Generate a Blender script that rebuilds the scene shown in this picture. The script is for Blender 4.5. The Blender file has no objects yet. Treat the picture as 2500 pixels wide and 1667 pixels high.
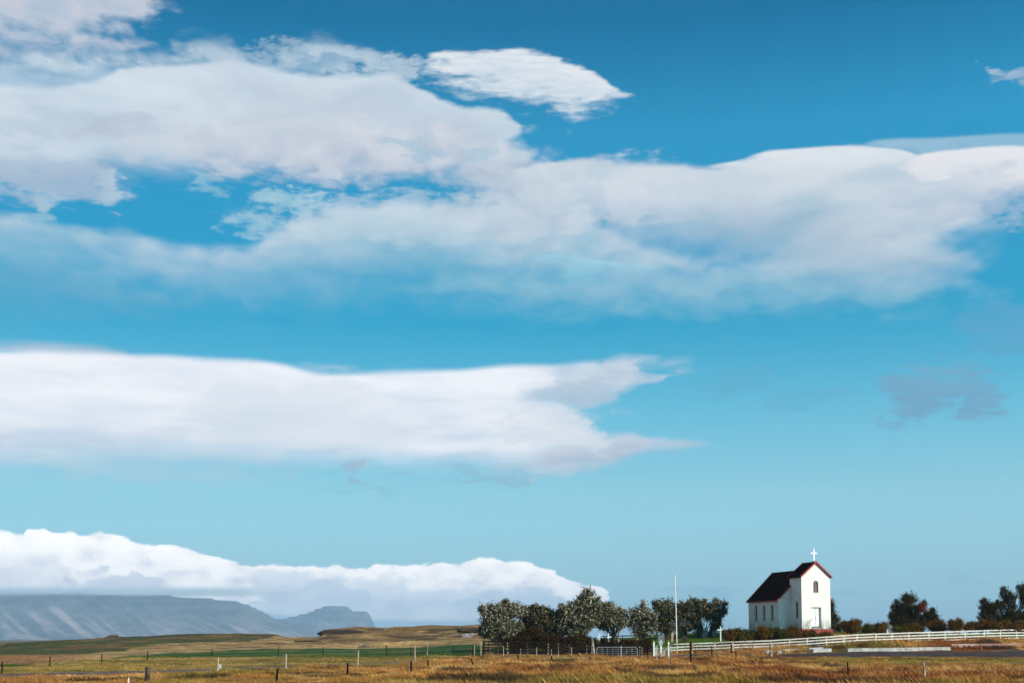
import bpy, bmesh, math, random
import numpy as np
from mathutils import Vector, Matrix

SC = bpy.context.scene
COL = SC.collection
R = math.radians
random.seed(7)
RNG = np.random.default_rng(11)

# ------------------------------------------------------------------ camera
F = 3150.0; CX = 1250.0; CY = 833.5; HOR = 1560.0
TP = 0.083; PT = math.atan(TP); CP, SP = math.cos(PT), math.sin(PT)
YC = HOR - F * TP
EYE = Vector((0, 0, 2.0))
cam = bpy.data.cameras.new('camera'); camo = bpy.data.objects.new('camera', cam); COL.objects.link(camo)
camo.location = EYE; camo.rotation_euler = (math.pi / 2 + PT, 0, 0)
cam.sensor_width = 36.0; cam.lens = 36.0 * F / 2500.0
cam.shift_y = (YC - CY) / 2500.0
cam.clip_start = 0.5; cam.clip_end = 80000
SC.camera = camo
SC.view_settings.view_transform = 'Standard'; SC.view_settings.look = 'None'
SC.view_settings.exposure = 0.0; SC.view_settings.gamma = 1.0
SC.cycles.max_bounces = 6; SC.cycles.transparent_max_bounces = 16
SC.cycles.volume_bounces = 2
SC.cycles.use_denoising = True
SC.cycles.use_adaptive_sampling = True; SC.cycles.adaptive_threshold = 0.02; SC.cycles.adaptive_min_samples = 12
SC.render.film_transparent = False

def ray(px, py):
    cx = (px - CX) / F; cy = (YC - py) / F
    return Vector((cx, CP - cy * SP, SP + cy * CP))
def pt(px, py, Y):
    d = ray(px, py); return EYE + d * (Y / d.y)
def tanel(py):
    cy = (YC - py) / F
    return (SP + cy * CP) / (CP - cy * SP)
def sky_deg(px, py):
    d = ray(px, py).normalized()
    return math.degrees(math.atan2(d.x, d.y)), math.degrees(math.asin(d.z))

# ------------------------------------------------------------------ sun
SUN_A = R(51); SUN_E = R(23)
S = Vector((math.cos(SUN_E) * math.sin(SUN_A), -math.cos(SUN_E) * math.cos(SUN_A), math.sin(SUN_E)))
sl = bpy.data.lights.new('sun', 'SUN'); sl.energy = 5.0; sl.angle = R(0.53); sl.color = (1.0, 0.94, 0.85)
so = bpy.data.objects.new('sun', sl); COL.objects.link(so)
so.rotation_euler = S.to_track_quat('Z', 'Y').to_euler(); so.location = (200, -200, 300)

# ------------------------------------------------------------------ world: sky and clouds, laid out by azimuth and elevation
W = bpy.data.worlds.new('World'); SC.world = W; W.use_nodes = True
NT = W.node_tree; NT.nodes.clear()
def nd(t, **k):
    n = NT.nodes.new(t)
    for a, b in k.items(): setattr(n, a, b)
    return n
def _in(sock, v):
    if v is None: return
    if isinstance(v, bpy.types.NodeSocket): NT.links.new(v, sock)
    else: sock.default_value = v
def M(op, a, b=None, c=None, clamp=False):
    n = nd('ShaderNodeMath', operation=op, use_clamp=clamp)
    _in(n.inputs[0], a); _in(n.inputs[1], b); _in(n.inputs[2], c)
    return n.outputs[0]
def MR(v, a, b, c=0.0, d=1.0, smooth=True):
    if smooth and isinstance(a, float) and isinstance(b, float) and a > b: a, b, c, d = b, a, d, c
    n = nd('ShaderNodeMapRange', interpolation_type='SMOOTHSTEP' if smooth else 'LINEAR')
    _in(n.inputs[0], v); _in(n.inputs[1], a); _in(n.inputs[2], b); _in(n.inputs[3], c); _in(n.inputs[4], d)
    return n.outputs[0]
def MIX(f, a, b):
    n = nd('ShaderNodeMix', data_type='RGBA')
    _in(n.inputs[0], f)
    for s, v in ((n.inputs[6], a), (n.inputs[7], b)):
        if isinstance(v, tuple) and len(v) == 3: v = (*v, 1)
        _in(s, v)
    return n.outputs[2]
def lin(c):
    return tuple((x / 255 / 12.92) if x <= 10 else ((x / 255 + 0.055) / 1.055) ** 2.4 for x in c)
def sk(c, k=10.0):                     # display colour -> radiance before the 0.1 background strength
    return tuple(x * k for x in lin(c))
tc = nd('ShaderNodeTexCoord'); sep = nd('ShaderNodeSeparateXYZ'); NT.links.new(tc.outputs['Generated'], sep.inputs[0])
dx, dy, dz = sep.outputs
AZ = M('MULTIPLY', M('ARCTAN2', dx, dy), 57.29578)
EL = M('MULTIPLY', M('ARCSINE', dz), 57.29578)
AZR = 25.0; ELR = 30.0
U = M('MULTIPLY_ADD', AZ, 1 / (2 * AZR), 0.5)
cmb = nd('ShaderNodeCombineXYZ'); _in(cmb.inputs[0], AZ); _in(cmb.inputs[1], EL)
def NZ(sx, sy, scale, detail=5, rough=0.55, dist=0.0, off=(0, 0, 0), rot=0.0):
    m = nd('ShaderNodeMapping'); NT.links.new(cmb.outputs[0], m.inputs[0])
    m.inputs['Scale'].default_value = (sx, sy, 1); m.inputs['Location'].default_value = off
    m.inputs['Rotation'].default_value = (0, 0, rot)
    n = nd('ShaderNodeTexNoise'); NT.links.new(m.outputs[0], n.inputs['Vector'])
    n.inputs['Scale'].default_value = scale; n.inputs['Detail'].default_value = detail
    n.inputs['Roughness'].default_value = rough; n.inputs['Distortion'].default_value = dist
    return M('SUBTRACT', n.outputs[0], 0.5)
nS = NZ(0.16, 1.0, 1.1, 5, 0.5, 0.2)
nM = NZ(0.7, 1.3, 0.9, 6, 0.55, 0.3, (3.1, 7.7, 0))
nF = NZ(0.6, 1.6, 2.6, 5, 0.62, 0.8, (9.3, 1.7, 0))
nL = NZ(0.35, 1.0, 0.42, 4, 0.5, 0.4, (5.5, 2.2, 0))
nB = NZ(1.0, 1.2, 1.6, 4, 0.5, 0.0, (1.2, 8.8, 0))
nK = NZ(0.35, 2.2, 2.0, 5, 0.6, 0.5, (2.7, 4.1, 0), R(-22))

# torn, wind-drawn coordinates used for undersides and loose scraps
_w1 = NZ(.30, .8, 1.0, 7, .53, .2, (4.4, 6.1, 0)); _w2 = NZ(.38, 1.1, 1.0, 7, .56, .2, (8.2, 3.3, 0))
AZW = M('MULTIPLY_ADD', _w1, 9.0, AZ); ELW = M('MULTIPLY_ADD', _w2, 3.4, EL)
AZ1 = M('MULTIPLY_ADD', _w1, 3.0, AZ); EL1 = M('MULTIPLY_ADD', _w2, .7, EL)
UW = M('MULTIPLY_ADD', AZW, 1 / (2 * AZR), 0.5); U1 = M('MULTIPLY_ADD', AZ1, 1 / (2 * AZR), 0.5)
def curve(pts, wild=0):
    n = nd('ShaderNodeFloatCurve'); cv = n.mapping.curves[0]
    P = []
    for (x, y) in pts:
        a, e = sky_deg(x * 1.063, y * 1.063)
        P.append((min(1, max(0, a / (2 * AZR) + 0.5)), min(1, max(0.0, e / ELR))))
    P.sort()
    cv.points[0].location = P[0]; cv.points[1].location = P[-1]
    for p in P[1:-1]: cv.points.new(*p)
    for p in cv.points: p.handle_type = 'AUTO_CLAMPED'
    n.mapping.update(); _in(n.inputs[1], (U, U1, UW)[wild])
    return M('MULTIPLY', n.outputs[0], ELR)
PX = 1.063 / 55.0                       # one unit of the sketch grid in degrees
sky = nd('ShaderNodeTexSky', sky_type='NISHITA', sun_disc=False)
sky.sun_elevation = SUN_E; sky.sun_rotation = math.pi - SUN_A
ramp = nd('ShaderNodeValToRGB'); _in(ramp.inputs[0], M('DIVIDE', EL, 45.0)); cr = ramp.color_ramp
RK = 3.0
rp = [(0.3, (.74, 1.4, 2.4)), (1.5, (.70, 1.22, 1.9)), (2.9, (.68, 1.15, 1.6)), (6.5, (.76, 1.27, 1.40)), (10, (.46, 1.27, 1.38)), (13.9, (.06, 1.07, 1.28)),
      (17.8, (.05, 1.14, 1.40)), (21.8, (.11, 1.27, 1.53)), (26.3, (.0, .80, 1.10)), (42, (.45, 0.95, 1.15))]
while len(cr.elements) < len(rp): cr.elements.new(0.5)
for e, (a, c) in zip(cr.elements, rp):
    e.position = a / 45.0
for e, (a, c) in zip(cr.elements, rp):
    e.color = (*[v / RK for v in c], 1)
mul = nd('ShaderNodeVectorMath', operation='MULTIPLY'); NT.links.new(sky.outputs[0], mul.inputs[0]); NT.links.new(ramp.outputs[0], mul.inputs[1])
scl = nd('ShaderNodeVectorMath', operation='SCALE'); NT.links.new(mul.outputs[0], scl.inputs[0]); _in(scl.inputs[3], M('MULTIPLY', MR(AZ, -25, 25, 0.82 * RK, 1.18 * RK, False), 1.0))
CUR = scl.outputs[0]

def cloud(top, bot, st=14, sb=40, aT=0.0, aB=0.0, nT=None, nBt=None, op=1.0, cT=(230, 235, 240), cB=(200, 208, 220),
          tex=0.6, ntex=None, erode=None, gam=1.0, kk=10.0, wt=0, wb=2, xf=None, xl=None):
    """a bank of cloud between two profiles over azimuth; softness and warp in sketch units"""
    global CUR
    T = curve(top, wt); B = curve(bot, wb)
    et = M('SUBTRACT', T, (EL, EL1, ELW)[wt])
    if aT: et = M('MULTIPLY_ADD', nT or nM, 4.0 * aT * PX, et)
    eb = M('SUBTRACT', (EL, EL1, ELW)[wb], B)
    if aB: eb = M('MULTIPLY_ADD', nBt or nM, 4.5 * aB * PX, eb)
    d = M('MULTIPLY', MR(et, 0, st * PX), MR(eb, 0, sb * PX))
    if erode:
        n, lo, hi = erode
        d = M('MULTIPLY', d, MR(n, lo, hi))
    for q in (xf, xl):
        if q: d = M('MULTIPLY', d, MR(AZW, sky_deg(q[1] * 1.063, 800)[0], sky_deg(q[0] * 1.063, 800)[0]))
    d = M('MULTIPLY', d, op)
    h = M('DIVIDE', M('SUBTRACT', EL, B), M('MAXIMUM', M('SUBTRACT', T, B), 0.05))
    h = M('MULTIPLY_ADD', ntex or nL, 3.6 * tex, h, clamp=True)
    if gam != 1.0: h = M('POWER', h, gam)
    c = MIX(h, sk(cB, kk), sk(cT, kk))
    CUR = MIX(d, CUR, c)

def blob(x0, x1, y0, y1, soft=0.6, aT=10, aB=None, nT=None, nBt=None, op=1.0, cT=(230, 235, 240), cB=(200, 208, 220), tex=.6, ntex=None, rot=0.0, warp=None):
    """a soft edged puff filling roughly x0..x1, y0..y1"""
    global CUR
    a0, e1 = sky_deg(x0 * 1.063, (y0 + y1) / 2 * 1.063); a1, _ = sky_deg(x1 * 1.063, (y0 + y1) / 2 * 1.063)
    xm = (x0 + x1) / 2 * 1.063; _, et = sky_deg(xm, y0 * 1.063); _, eb = sky_deg(xm, y1 * 1.063)
    ac, ec, ra, re_ = (a0 + a1) / 2, (et + eb) / 2, (a1 - a0) / 2 * 1.12, (et - eb) / 2 * 1.2
    da = M('MULTIPLY', M('SUBTRACT', AZW, ac), 1 / ra); de = M('MULTIPLY', M('SUBTRACT', ELW, ec), 1 / re_)
    if rot: de = M('MULTIPLY_ADD', da, rot, de)
    r2 = M('MULTIPLY_ADD', da, da, M('MULTIPLY', de, de))
    k = M('SUBTRACT', 1.0, r2)
    w = warp if warp is not None else 2.2
    if w: k = M('MULTIPLY_ADD', nT or nF, w, k)
    d = M('MULTIPLY', MR(k, -.1, .95), op)
    h = M('MULTIPLY_ADD', de, .5, M('MULTIPLY_ADD', ntex or nL, 3 * tex, .5), clamp=True)
    CUR = MIX(d, CUR, MIX(h, sk(cB), sk(cT)))

# thin dark bands near the horizon and faint mauve patches
blob(1540, 1740, 1349, 1374, cT=(128, 180, 204), cB=(128, 180, 204), op=.6, aT=8, aB=8, nT=nS, nBt=nS)
blob(1880, 2060, 1345, 1380, cT=(128, 180, 204), cB=(128, 180, 204), op=.6, aT=10, aB=10, nT=nS, nBt=nS)
blob(2180, 2280, 1340, 1356, cT=(128, 180, 204), cB=(128, 180, 204), op=.4, aT=5, aB=5)
blob(2020, 2290, 832, 960, cT=(120, 165, 195), cB=(112, 150, 185), op=.75, aT=26, aB=26, nBt=nM)
blob(1590, 1770, 835, 905, cT=(95, 175, 205), cB=(90, 165, 200), op=.5, aT=20, aB=20)
blob(1730, 1920, 880, 940, cT=(95, 175, 205), cB=(90, 165, 200), op=.4, aT=20, aB=20)
blob(2230, 2460, 690, 800, cT=(95, 165, 205), cB=(100, 160, 200), op=.55, aT=20, aB=20)

# veil of pale blue cloud in the middle of the sky
cloud([(-120, 470), (0, 475), (60, 480), (150, 505), (260, 515), (340, 535), (450, 552), (560, 556), (590, 548), (620, 520), (680, 490), (760, 465), (880, 452),
       (1000, 450), (1080, 460), (1150, 465), (1300, 470), (1500, 560), (1800, 590), (2100, 600), (2250, 640), (2500, 700)],
      [(-120, 740), (0, 720), (200, 730), (400, 760), (700, 770), (900, 760), (1200, 760), (1500, 770), (1800, 740), (2100, 730), (2250, 720), (2500, 700)],
      st=34, sb=270, aT=9, aB=36, nT=nM, nBt=nM, wb=1, op=.95, cT=(200, 217, 228), cB=(116, 182, 207), tex=.5, gam=.9)
cloud([(-100, 560), (0, 585), (120, 600), (250, 640), (400, 660), (520, 690), (650, 710)], [(-100, 760), (100, 770), (300, 760), (520, 740), (650, 690)],
      st=40, sb=90, aT=16, aB=20, op=.45, cT=(112, 172, 202), cB=(85, 165, 200))
# patch of open blue left of the veil (grey-blue) and its small puffs
blob(188, 318, 412, 466, cT=(196, 214, 228), cB=(160, 195, 217), soft=.3, aT=14, aB=6, nT=nF, nBt=nF)
blob(15, 168, 438, 498, cT=(178, 205, 222), cB=(130, 185, 210), soft=.35, aT=14, aB=6, nT=nF)
blob(438, 545, 390, 442, cT=(160, 200, 220), cB=(120, 180, 208), op=.8, soft=.5, aT=14, aB=8, nT=nF, nBt=nF)
blob(595, 745, 440, 484, cT=(170, 206, 224), cB=(140, 192, 215), op=.85, soft=.4, aT=12, aB=8, nT=nF, nBt=nF)
blob(540, 612, 492, 534, cT=(160, 202, 220), cB=(130, 188, 212), op=.7, soft=.5, aT=14, aB=10, nT=nF, nBt=nF)

# top left grey cloud and ragged band under it
cloud([(-200, -60), (0, -40), (200, -40), (330, -40), (400, -10), (440, 60)], [(-200, 160), (0, 150), (100, 165), (200, 160), (290, 130), (350, 80), (400, 40), (440, 5), (480, -40)],
      st=30, sb=90, aT=0, aB=22, nBt=nM, cT=(203, 205, 218), cB=(165, 190, 212), tex=.8, ntex=nM)
cloud([(-200, 110), (0, 120), (100, 105), (200, 100), (300, 100), (380, 100), (420, 62), (480, 70), (530, 85), (600, 108), (650, 80), (700, 70), (780, 78), (840, 95), (900, 125), (930, 170)],
      [(-200, 160), (0, 165), (80, 178), (150, 188), (300, 188), (500, 180), (700, 185), (880, 180), (930, 130)],
      st=50, sb=30, aT=12, aB=8, nT=nM, nBt=nM, wt=1, op=.92, cT=(190, 208, 222), cB=(172, 196, 214), tex=.9, ntex=nM, erode=(nM, -.30, .02))
blob(640, 760, 128, 172, cT=(25, 130, 180), cB=(30, 140, 188), op=.8, soft=.5, aT=14, aB=10, nT=nF, nBt=nF)
# lens cloud
cloud([(930, 190), (960, 150), (980, 128), (1100, 112), (1200, 105), (1270, 120), (1300, 140), (1360, 160), (1420, 195), (1455, 232), (1480, 262)],
      [(930, 130), (960, 165), (1020, 205), (1100, 238), (1180, 266), (1250, 278), (1390, 276), (1420, 262), (1455, 242), (1480, 220)],
      st=14, sb=60, aT=5, aB=16, nT=nK, nBt=nK, wt=1, cT=(228, 233, 240), cB=(196, 214, 228), tex=.7, ntex=nK)
blob(800, 1010, 150, 215, op=.75, cT=(200, 215, 227), cB=(190, 208, 222))
blob(560, 900, 96, 172, op=.45, warp=3.0, cT=(190, 209, 223), cB=(180, 203, 219))
# right hand bank, thin upper layer first
cloud([(1940, 345), (1985, 325), (2020, 316), (2150, 311), (2300, 303), (2352, 303), (2600, 300)], [(1940, 330), (1990, 380), (2352, 400), (2600, 400)],
      st=10, sb=60, aT=2, nT=nS, cT=(158, 196, 218), cB=(190, 212, 226), tex=.8, ntex=nS, op=.75)
cloud([(1120, 470), (1160, 440), (1200, 395), (1230, 372), (1290, 358), (1350, 356), (1440, 362), (1560, 368), (1650, 374), (1700, 364), (1740, 350), (1780, 342), (1900, 333), (1990, 334), (2060, 350), (2130, 380), (2200, 420), (2260, 480), (2330, 545), (2380, 600)],
      [(1120, 420), (1160, 520), (1200, 560), (1250, 572), (1300, 560), (1380, 560), (1400, 620), (1600, 630), (1700, 660), (1850, 715), (2000, 740), (2130, 725), (2220, 680), (2290, 610), (2330, 555), (2380, 500)],
      st=18, sb=170, aT=5, aB=18, nT=nM, nBt=nM, wt=1, wb=1, xf=(2130, 2400), cT=(214, 222, 230), cB=(156, 188, 209), tex=.75, ntex=nL, gam=.8)
cloud([(1640, 376), (1700, 364), (1740, 350), (1780, 342), (1900, 333), (1990, 334), (2100, 350), (2150, 390)], [(1640, 360), (1700, 395), (1900, 400), (2050, 405), (2150, 350)],
      st=7, sb=34, cT=(232, 236, 240), cB=(214, 224, 232), tex=.3, op=.9)
cloud([(1960, 440), (2030, 410), (2080, 372), (2130, 347), (2200, 339), (2300, 331), (2352, 333), (2600, 335)], [(1960, 400), (2100, 430), (2200, 470), (2300, 490), (2352, 490), (2600, 500)],
      st=9, sb=60, aT=3, aB=14, nBt=nS, cT=(234, 234, 238), cB=(180, 198, 218), tex=.25, gam=.8)
cloud([(2000, 425), (2040, 406), (2080, 374), (2130, 348), (2200, 340), (2300, 332), (2352, 334), (2600, 336)], [(2000, 405), (2060, 412), (2130, 402), (2200, 401), (2300, 407), (2352, 412), (2600, 415)],
      st=10, sb=20, cT=(236, 235, 239), cB=(230, 232, 237), tex=.2, op=.85)
blob(2080, 2520, 405, 500, op=.75, warp=1.2, cT=(205, 213, 225), cB=(170, 190, 212))
# dusky core of that bank
cloud([(1500, 470), (1600, 440), (1750, 440), (1900, 480), (2050, 500), (2150, 560)], [(1500, 450), (1650, 560), (1850, 610), (1930, 640), (2000, 620), (2100, 600), (2150, 540)],
      st=60, sb=80, aT=20, aB=24, op=.55, cT=(190, 200, 214), cB=(150, 182, 205))
blob(1180, 1640, 385, 520, soft=.6, aT=30, aB=30, nT=nM, nBt=nM, op=.6, cT=(218, 226, 234), cB=(206, 214, 226), tex=1.0, ntex=nB)
# grey-blue veil hanging below the right bank
cloud([(900, 640), (1100, 600), (1250, 610), (1500, 612), (1800, 610), (2100, 630), (2300, 660), (2450, 720)], [(900, 700), (1200, 760), (1600, 775), (1900, 770), (2200, 740), (2450, 690)],
      st=60, sb=160, aT=14, aB=26, op=.8, cT=(158, 198, 215), cB=(118, 184, 209), tex=.5, wt=1)
blob(1040, 1360, 375, 570, aT=30, warp=1.4, op=.9, cT=(212, 220, 229), cB=(188, 203, 217), tex=1.0, ntex=nM)
blob(560, 1120, 455, 560, aT=30, op=.55, cT=(205, 219, 229), cB=(186, 207, 220), tex=1.0, ntex=nM)
# thin lit edge over open blue
cloud([(1190, 592), (1215, 583), (1260, 580), (1350, 589), (1420, 599), (1500, 606), (1570, 618)], [(1190, 600), (1230, 625), (1350, 640), (1500, 635), (1570, 612)],
      st=7, sb=40, op=.8, cT=(165, 212, 228), cB=(130, 195, 217))
# main upper left bank
cloud([(-200, 188), (0, 188), (100, 191), (200, 184), (300, 152), (400, 140), (500, 133), (570, 136), (640, 150), (720, 166), (790, 166), (850, 163), (910, 172), (960, 190), (1020, 220), (1080, 240), (1150, 252), (1200, 290), (1235, 325), (1260, 365)],
      [(-200, 450), (0, 445), (100, 440), (180, 438), (250, 426), (300, 424), (420, 430), (520, 420), (600, 430), (760, 432), (880, 428), (1000, 437), (1100, 455), (1180, 470), (1225, 420), (1250, 340), (1280, 290)],
      st=16, sb=85, aT=4, aB=8, nT=nM, nBt=nM, wt=1, wb=1, xf=(1160, 1290), cT=(210, 223, 233), cB=(174, 189, 208), tex=.9, ntex=nL, gam=.7)
blob(250, 1240, 265, 420, soft=.5, aT=40, aB=20, nT=nM, nBt=nM, op=.8, cT=(218, 221, 229), cB=(198, 204, 218), tex=1.0, ntex=nM)
blob(-200, 700, 160, 262, soft=.5, aT=12, aB=20, nT=nS, nBt=nS, op=.6, cT=(220, 232, 240), cB=(206, 221, 232), tex=1.0, ntex=nS)
blob(150, 320, 262, 322, soft=.6, aT=20, aB=20, op=.7, cT=(190, 202, 216), cB=(184, 196, 213), nT=nF)
blob(-60, 130, 258, 318, soft=.6, aT=20, aB=20, op=.55, cT=(190, 204, 218), cB=(184, 198, 213), nT=nF)
blob(500, 860, 190, 330, soft=.7, aT=30, aB=30, op=.45, cT=(195, 206, 218), cB=(190, 202, 216))
blob(-260, 330, 345, 460, soft=.7, aT=12, aB=20, warp=.9, op=.8, cT=(184, 197, 215), cB=(172, 190, 211))
blob(900, 1010, 312, 352, soft=.6, aT=20, aB=20, op=.6, cT=(160, 195, 215), cB=(150, 190, 213), nT=nF, nBt=nF)
blob(1040, 1180, 320, 362, soft=.6, aT=18, aB=18, op=.6, cT=(150, 192, 214), cB=(160, 198, 217), nT=nF, nBt=nF)
# small one at the right edge
blob(2290, 2440, 138, 200, soft=.6, cT=(175, 195, 215), cB=(120, 165, 200), op=.9)

# the long low bank
cloud([(-200, 775), (0, 777), (150, 779), (230, 786), (270, 795), (330, 800), (420, 815)], [(-200, 840), (0, 840), (300, 840), (420, 800)],
      st=26, sb=20, op=.75, aT=6, nT=nS, cT=(180, 200, 218), cB=(200, 212, 226))
cloud([(-200, 795), (0, 797), (250, 804), (300, 806), (400, 808), (560, 816), (640, 826), (700, 842), (740, 850), (820, 848), (900, 845), (1050, 841), (1200, 829), (1300, 829), (1360, 822), (1400, 860), (1440, 960), (1470, 1060)],
      [(-200, 1092), (0, 1090), (150, 1085), (300, 1072), (400, 1076), (550, 1086), (800, 1092), (950, 1096), (1100, 1100), (1200, 1104), (1300, 1104), (1380, 1040), (1420, 960), (1470, 860)],
      st=20, sb=80, aT=4, aB=6, nT=nS, nBt=nM, wb=1, cT=(236, 237, 242), cB=(200, 211, 225), tex=.8, ntex=nS, gam=.6, kk=11.4, xf=(1190, 1480))
blob(-200, 700, 985, 1110, soft=.7, aT=14, aB=14, nT=nS, op=.4, cT=(212, 221, 231), cB=(192, 206, 222))
blob(420, 960, 860, 1040, soft=.7, aT=20, aB=20, nT=nS, op=.45, cT=(214, 223, 232), cB=(210, 220, 230))
# its two arms
cloud([(1180, 900), (1240, 835), (1300, 828), (1350, 818), (1400, 811), (1450, 808), (1520, 811), (1580, 815), (1640, 822), (1700, 860)],
      [(1180, 860), (1240, 990), (1360, 985), (1400, 965), (1450, 945), (1490, 915), (1505, 880), (1540, 862), (1640, 842), (1700, 810)],
      st=26, sb=105, aT=6, aB=18, nT=nM, nBt=nM, wt=1, cT=(214, 220, 231), cB=(182, 202, 220), tex=.7, ntex=nM, op=.95, xl=(1400, 1150), xf=(1570, 1720))
cloud([(1040, 1090), (1150, 1060), (1250, 1030), (1330, 1008), (1390, 996), (1440, 989), (1490, 996), (1540, 1004), (1590, 1004), (1640, 1012), (1690, 1050)],
      [(1040, 1060), (1100, 1094), (1200, 1104), (1290, 1098), (1380, 1088), (1440, 1074), (1480, 1062), (1530, 1048), (1580, 1046), (1640, 1032), (1690, 1000)],
      st=20, sb=40, aT=4, aB=8, nT=nM, nBt=nM, wt=1, wb=1, cT=(212, 218, 229), cB=(172, 190, 212), tex=.7, ntex=nS, xl=(1300, 1040), xf=(1600, 1720))
blob(1120, 1420, 940, 1040, soft=.7, aT=20, aB=16, op=.8, cT=(230, 233, 239), cB=(220, 225, 234))
blob(1260, 1440, 868, 932, soft=.7, aT=30, aB=24, warp=1.5, op=.45, cT=(176, 192, 212), cB=(168, 188, 210), nT=nF, nBt=nF)
blob(790, 875, 1052, 1098, soft=.6, aT=12, aB=14, op=.75, cT=(170, 188, 210), cB=(150, 180, 206), nT=nF)
blob(900, 1240, 1085, 1112, soft=.6, aT=12, aB=12, op=.6, cT=(150, 188, 210), cB=(140, 186, 208), nT=nS, nBt=nS)
blob(1150, 1240, 1098, 1112, soft=.5, aT=4, aB=4, op=.6, cT=(190, 212, 226), cB=(180, 206, 222), nT=nS)
blob(740, 900, 1112, 1134, soft=.6, aT=10, aB=10, op=.35, cT=(125, 185, 208), cB=(125, 185, 208), nT=nS)

# cap cloud over the mountains
cloud([(-200, 1214), (0, 1219), (50, 1221), (70, 1223), (76, 1213), (95, 1209), (130, 1210), (145, 1219), (175, 1217), (200, 1223), (230, 1222), (268, 1223), (290, 1234), (340, 1246), (420, 1249), (450, 1254), (480, 1268),
       (500, 1278), (530, 1281), (560, 1292), (680, 1297), (800, 1298), (870, 1292), (920, 1298), (990, 1291), (1060, 1285), (1105, 1279), (1130, 1279), (1160, 1287), (1200, 1290), (1250, 1305), (1300, 1325), (1330, 1337), (1355, 1342), (1385, 1352), (1405, 1378), (1420, 1410), (1440, 1450)],
      [(-200, 1480), (0, 1480), (500, 1490), (900, 1500), (1300, 1490), (1420, 1450), (1440, 1420)],
      st=7, sb=40, aT=6, aB=0, nT=nB, kk=13.5, wt=1, cT=(255, 250, 246), cB=(198, 196, 206), tex=1.0, ntex=nM, gam=.62)
cloud([(560, 1340), (620, 1300), (700, 1306), (800, 1312), (900, 1322), (1000, 1345), (1100, 1338), (1200, 1352), (1260, 1342), (1320, 1372), (1360, 1420), (1400, 1470)],
      [(560, 1330), (620, 1480), (1300, 1480), (1400, 1440)], st=30, sb=10, aT=14, nT=nB, kk=12.5, wt=1, op=.8, cT=(214, 219, 228), cB=(196, 206, 219), tex=.7, ntex=nM)
cloud([(-200, 1270), (0, 1262), (50, 1260), (90, 1256), (125, 1268), (150, 1300), (190, 1330), (240, 1350)], [(-200, 1400), (200, 1400), (240, 1340)], st=22, sb=10, aT=8, nT=nB, kk=12.5, wt=1, op=.6,
      cT=(233, 233, 238), cB=(215, 217, 225), tex=.5, ntex=nM)
cloud([(140, 1360), (190, 1335), (240, 1334), (262, 1312), (290, 1302), (340, 1308), (365, 1328), (400, 1328), (420, 1345), (440, 1372)], [(140, 1340), (200, 1400), (420, 1400), (440, 1350)],
      st=16, sb=10, aT=12, nT=nM, kk=12.5, wt=2, op=.8, cT=(204, 206, 217), cB=(203, 206, 216))
cloud([(640, 1345), (740, 1322), (800, 1330), (845, 1350), (865, 1372), (880, 1395)], [(640, 1360), (700, 1400), (850, 1396), (880, 1370)], st=12, sb=24, aT=10, aB=6, nT=nB, kk=12.5, wt=1, op=.75, cT=(192, 203, 216), cB=(200, 209, 220))
cloud([(1080, 1372), (1130, 1345), (1180, 1350), (1240, 1336), (1290, 1362), (1330, 1392), (1360, 1440)], [(1080, 1360), (1120, 1440), (1300, 1440), (1360, 1400)], st=16, sb=24, aT=10, nT=nB, kk=12.5, wt=1, op=.75, cT=(186, 199, 214), cB=(186, 199, 214))
# blue air under the cap's base
cloud([(-200, 1372), (100, 1366), (300, 1372), (420, 1385), (560, 1392), (640, 1404), (740, 1412), (900, 1417), (1100, 1417), (1300, 1424), (1420, 1440), (1600, 1500)],
      [(-200, 1560), (1500, 1560), (1600, 1480)], st=14, sb=6, aT=4, nT=nS, op=.95, cT=(160, 184, 206), cB=(165, 192, 212), tex=.2)
bg = nd('ShaderNodeBackground'); wo = nd('ShaderNodeOutputWorld')
NT.links.new(CUR, bg.inputs[0]); bg.inputs[1].default_value = 0.1; NT.links.new(bg.outputs[0], wo.inputs[0])
W.cycles.sampling_method = 'MANUAL'; W.cycles.sample_map_resolution = 512
# ------------------------------------------------------------------ helpers
def tag(o, label=None, cat=None, group=None, kind=None):
    if label: o['label'] = label
    if cat: o['category'] = cat
    if group: o['group'] = group
    if kind: o['kind'] = kind
    return o
def empty(name, loc=(0, 0, 0), rz=0.0):
    o = bpy.data.objects.new(name, None); COL.objects.link(o); o.location = loc; o.rotation_euler = (0, 0, rz); o.empty_display_size = .3
    return o
def mesh_np(name, V, Fc, mat, parent=None, col=None, smooth=False):
    """V (n,3), Fc (m,k) quads or tris"""
    V = np.asarray(V, dtype=np.float32); Fc = np.asarray(Fc, dtype=np.int32)
    me = bpy.data.meshes.new(name); k = Fc.shape[1]
    me.vertices.add(len(V)); me.vertices.foreach_set('co', V.ravel())
    me.loops.add(Fc.size); me.loops.foreach_set('vertex_index', Fc.ravel())
    me.polygons.add(len(Fc)); me.polygons.foreach_set('loop_start', np.arange(0, Fc.size, k, dtype=np.int32))
    me.polygons.foreach_set('loop_total', np.full(len(Fc), k, dtype=np.int32))
    if smooth: me.polygons.foreach_set('use_smooth', np.ones(len(Fc), dtype=bool))
    me.update(calc_edges=True)
    if col is not None:
        a = me.color_attributes.new('Col', 'FLOAT_COLOR', 'POINT')
        c4 = np.ones((len(V), 4), dtype=np.float32); c4[:, :col.shape[1]] = col; a.data.foreach_set('color', c4.ravel())
    me.materials.append(mat)
    o = bpy.data.objects.new(name, me); COL.objects.link(o)
    if parent: o.parent = parent
    return o
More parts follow.
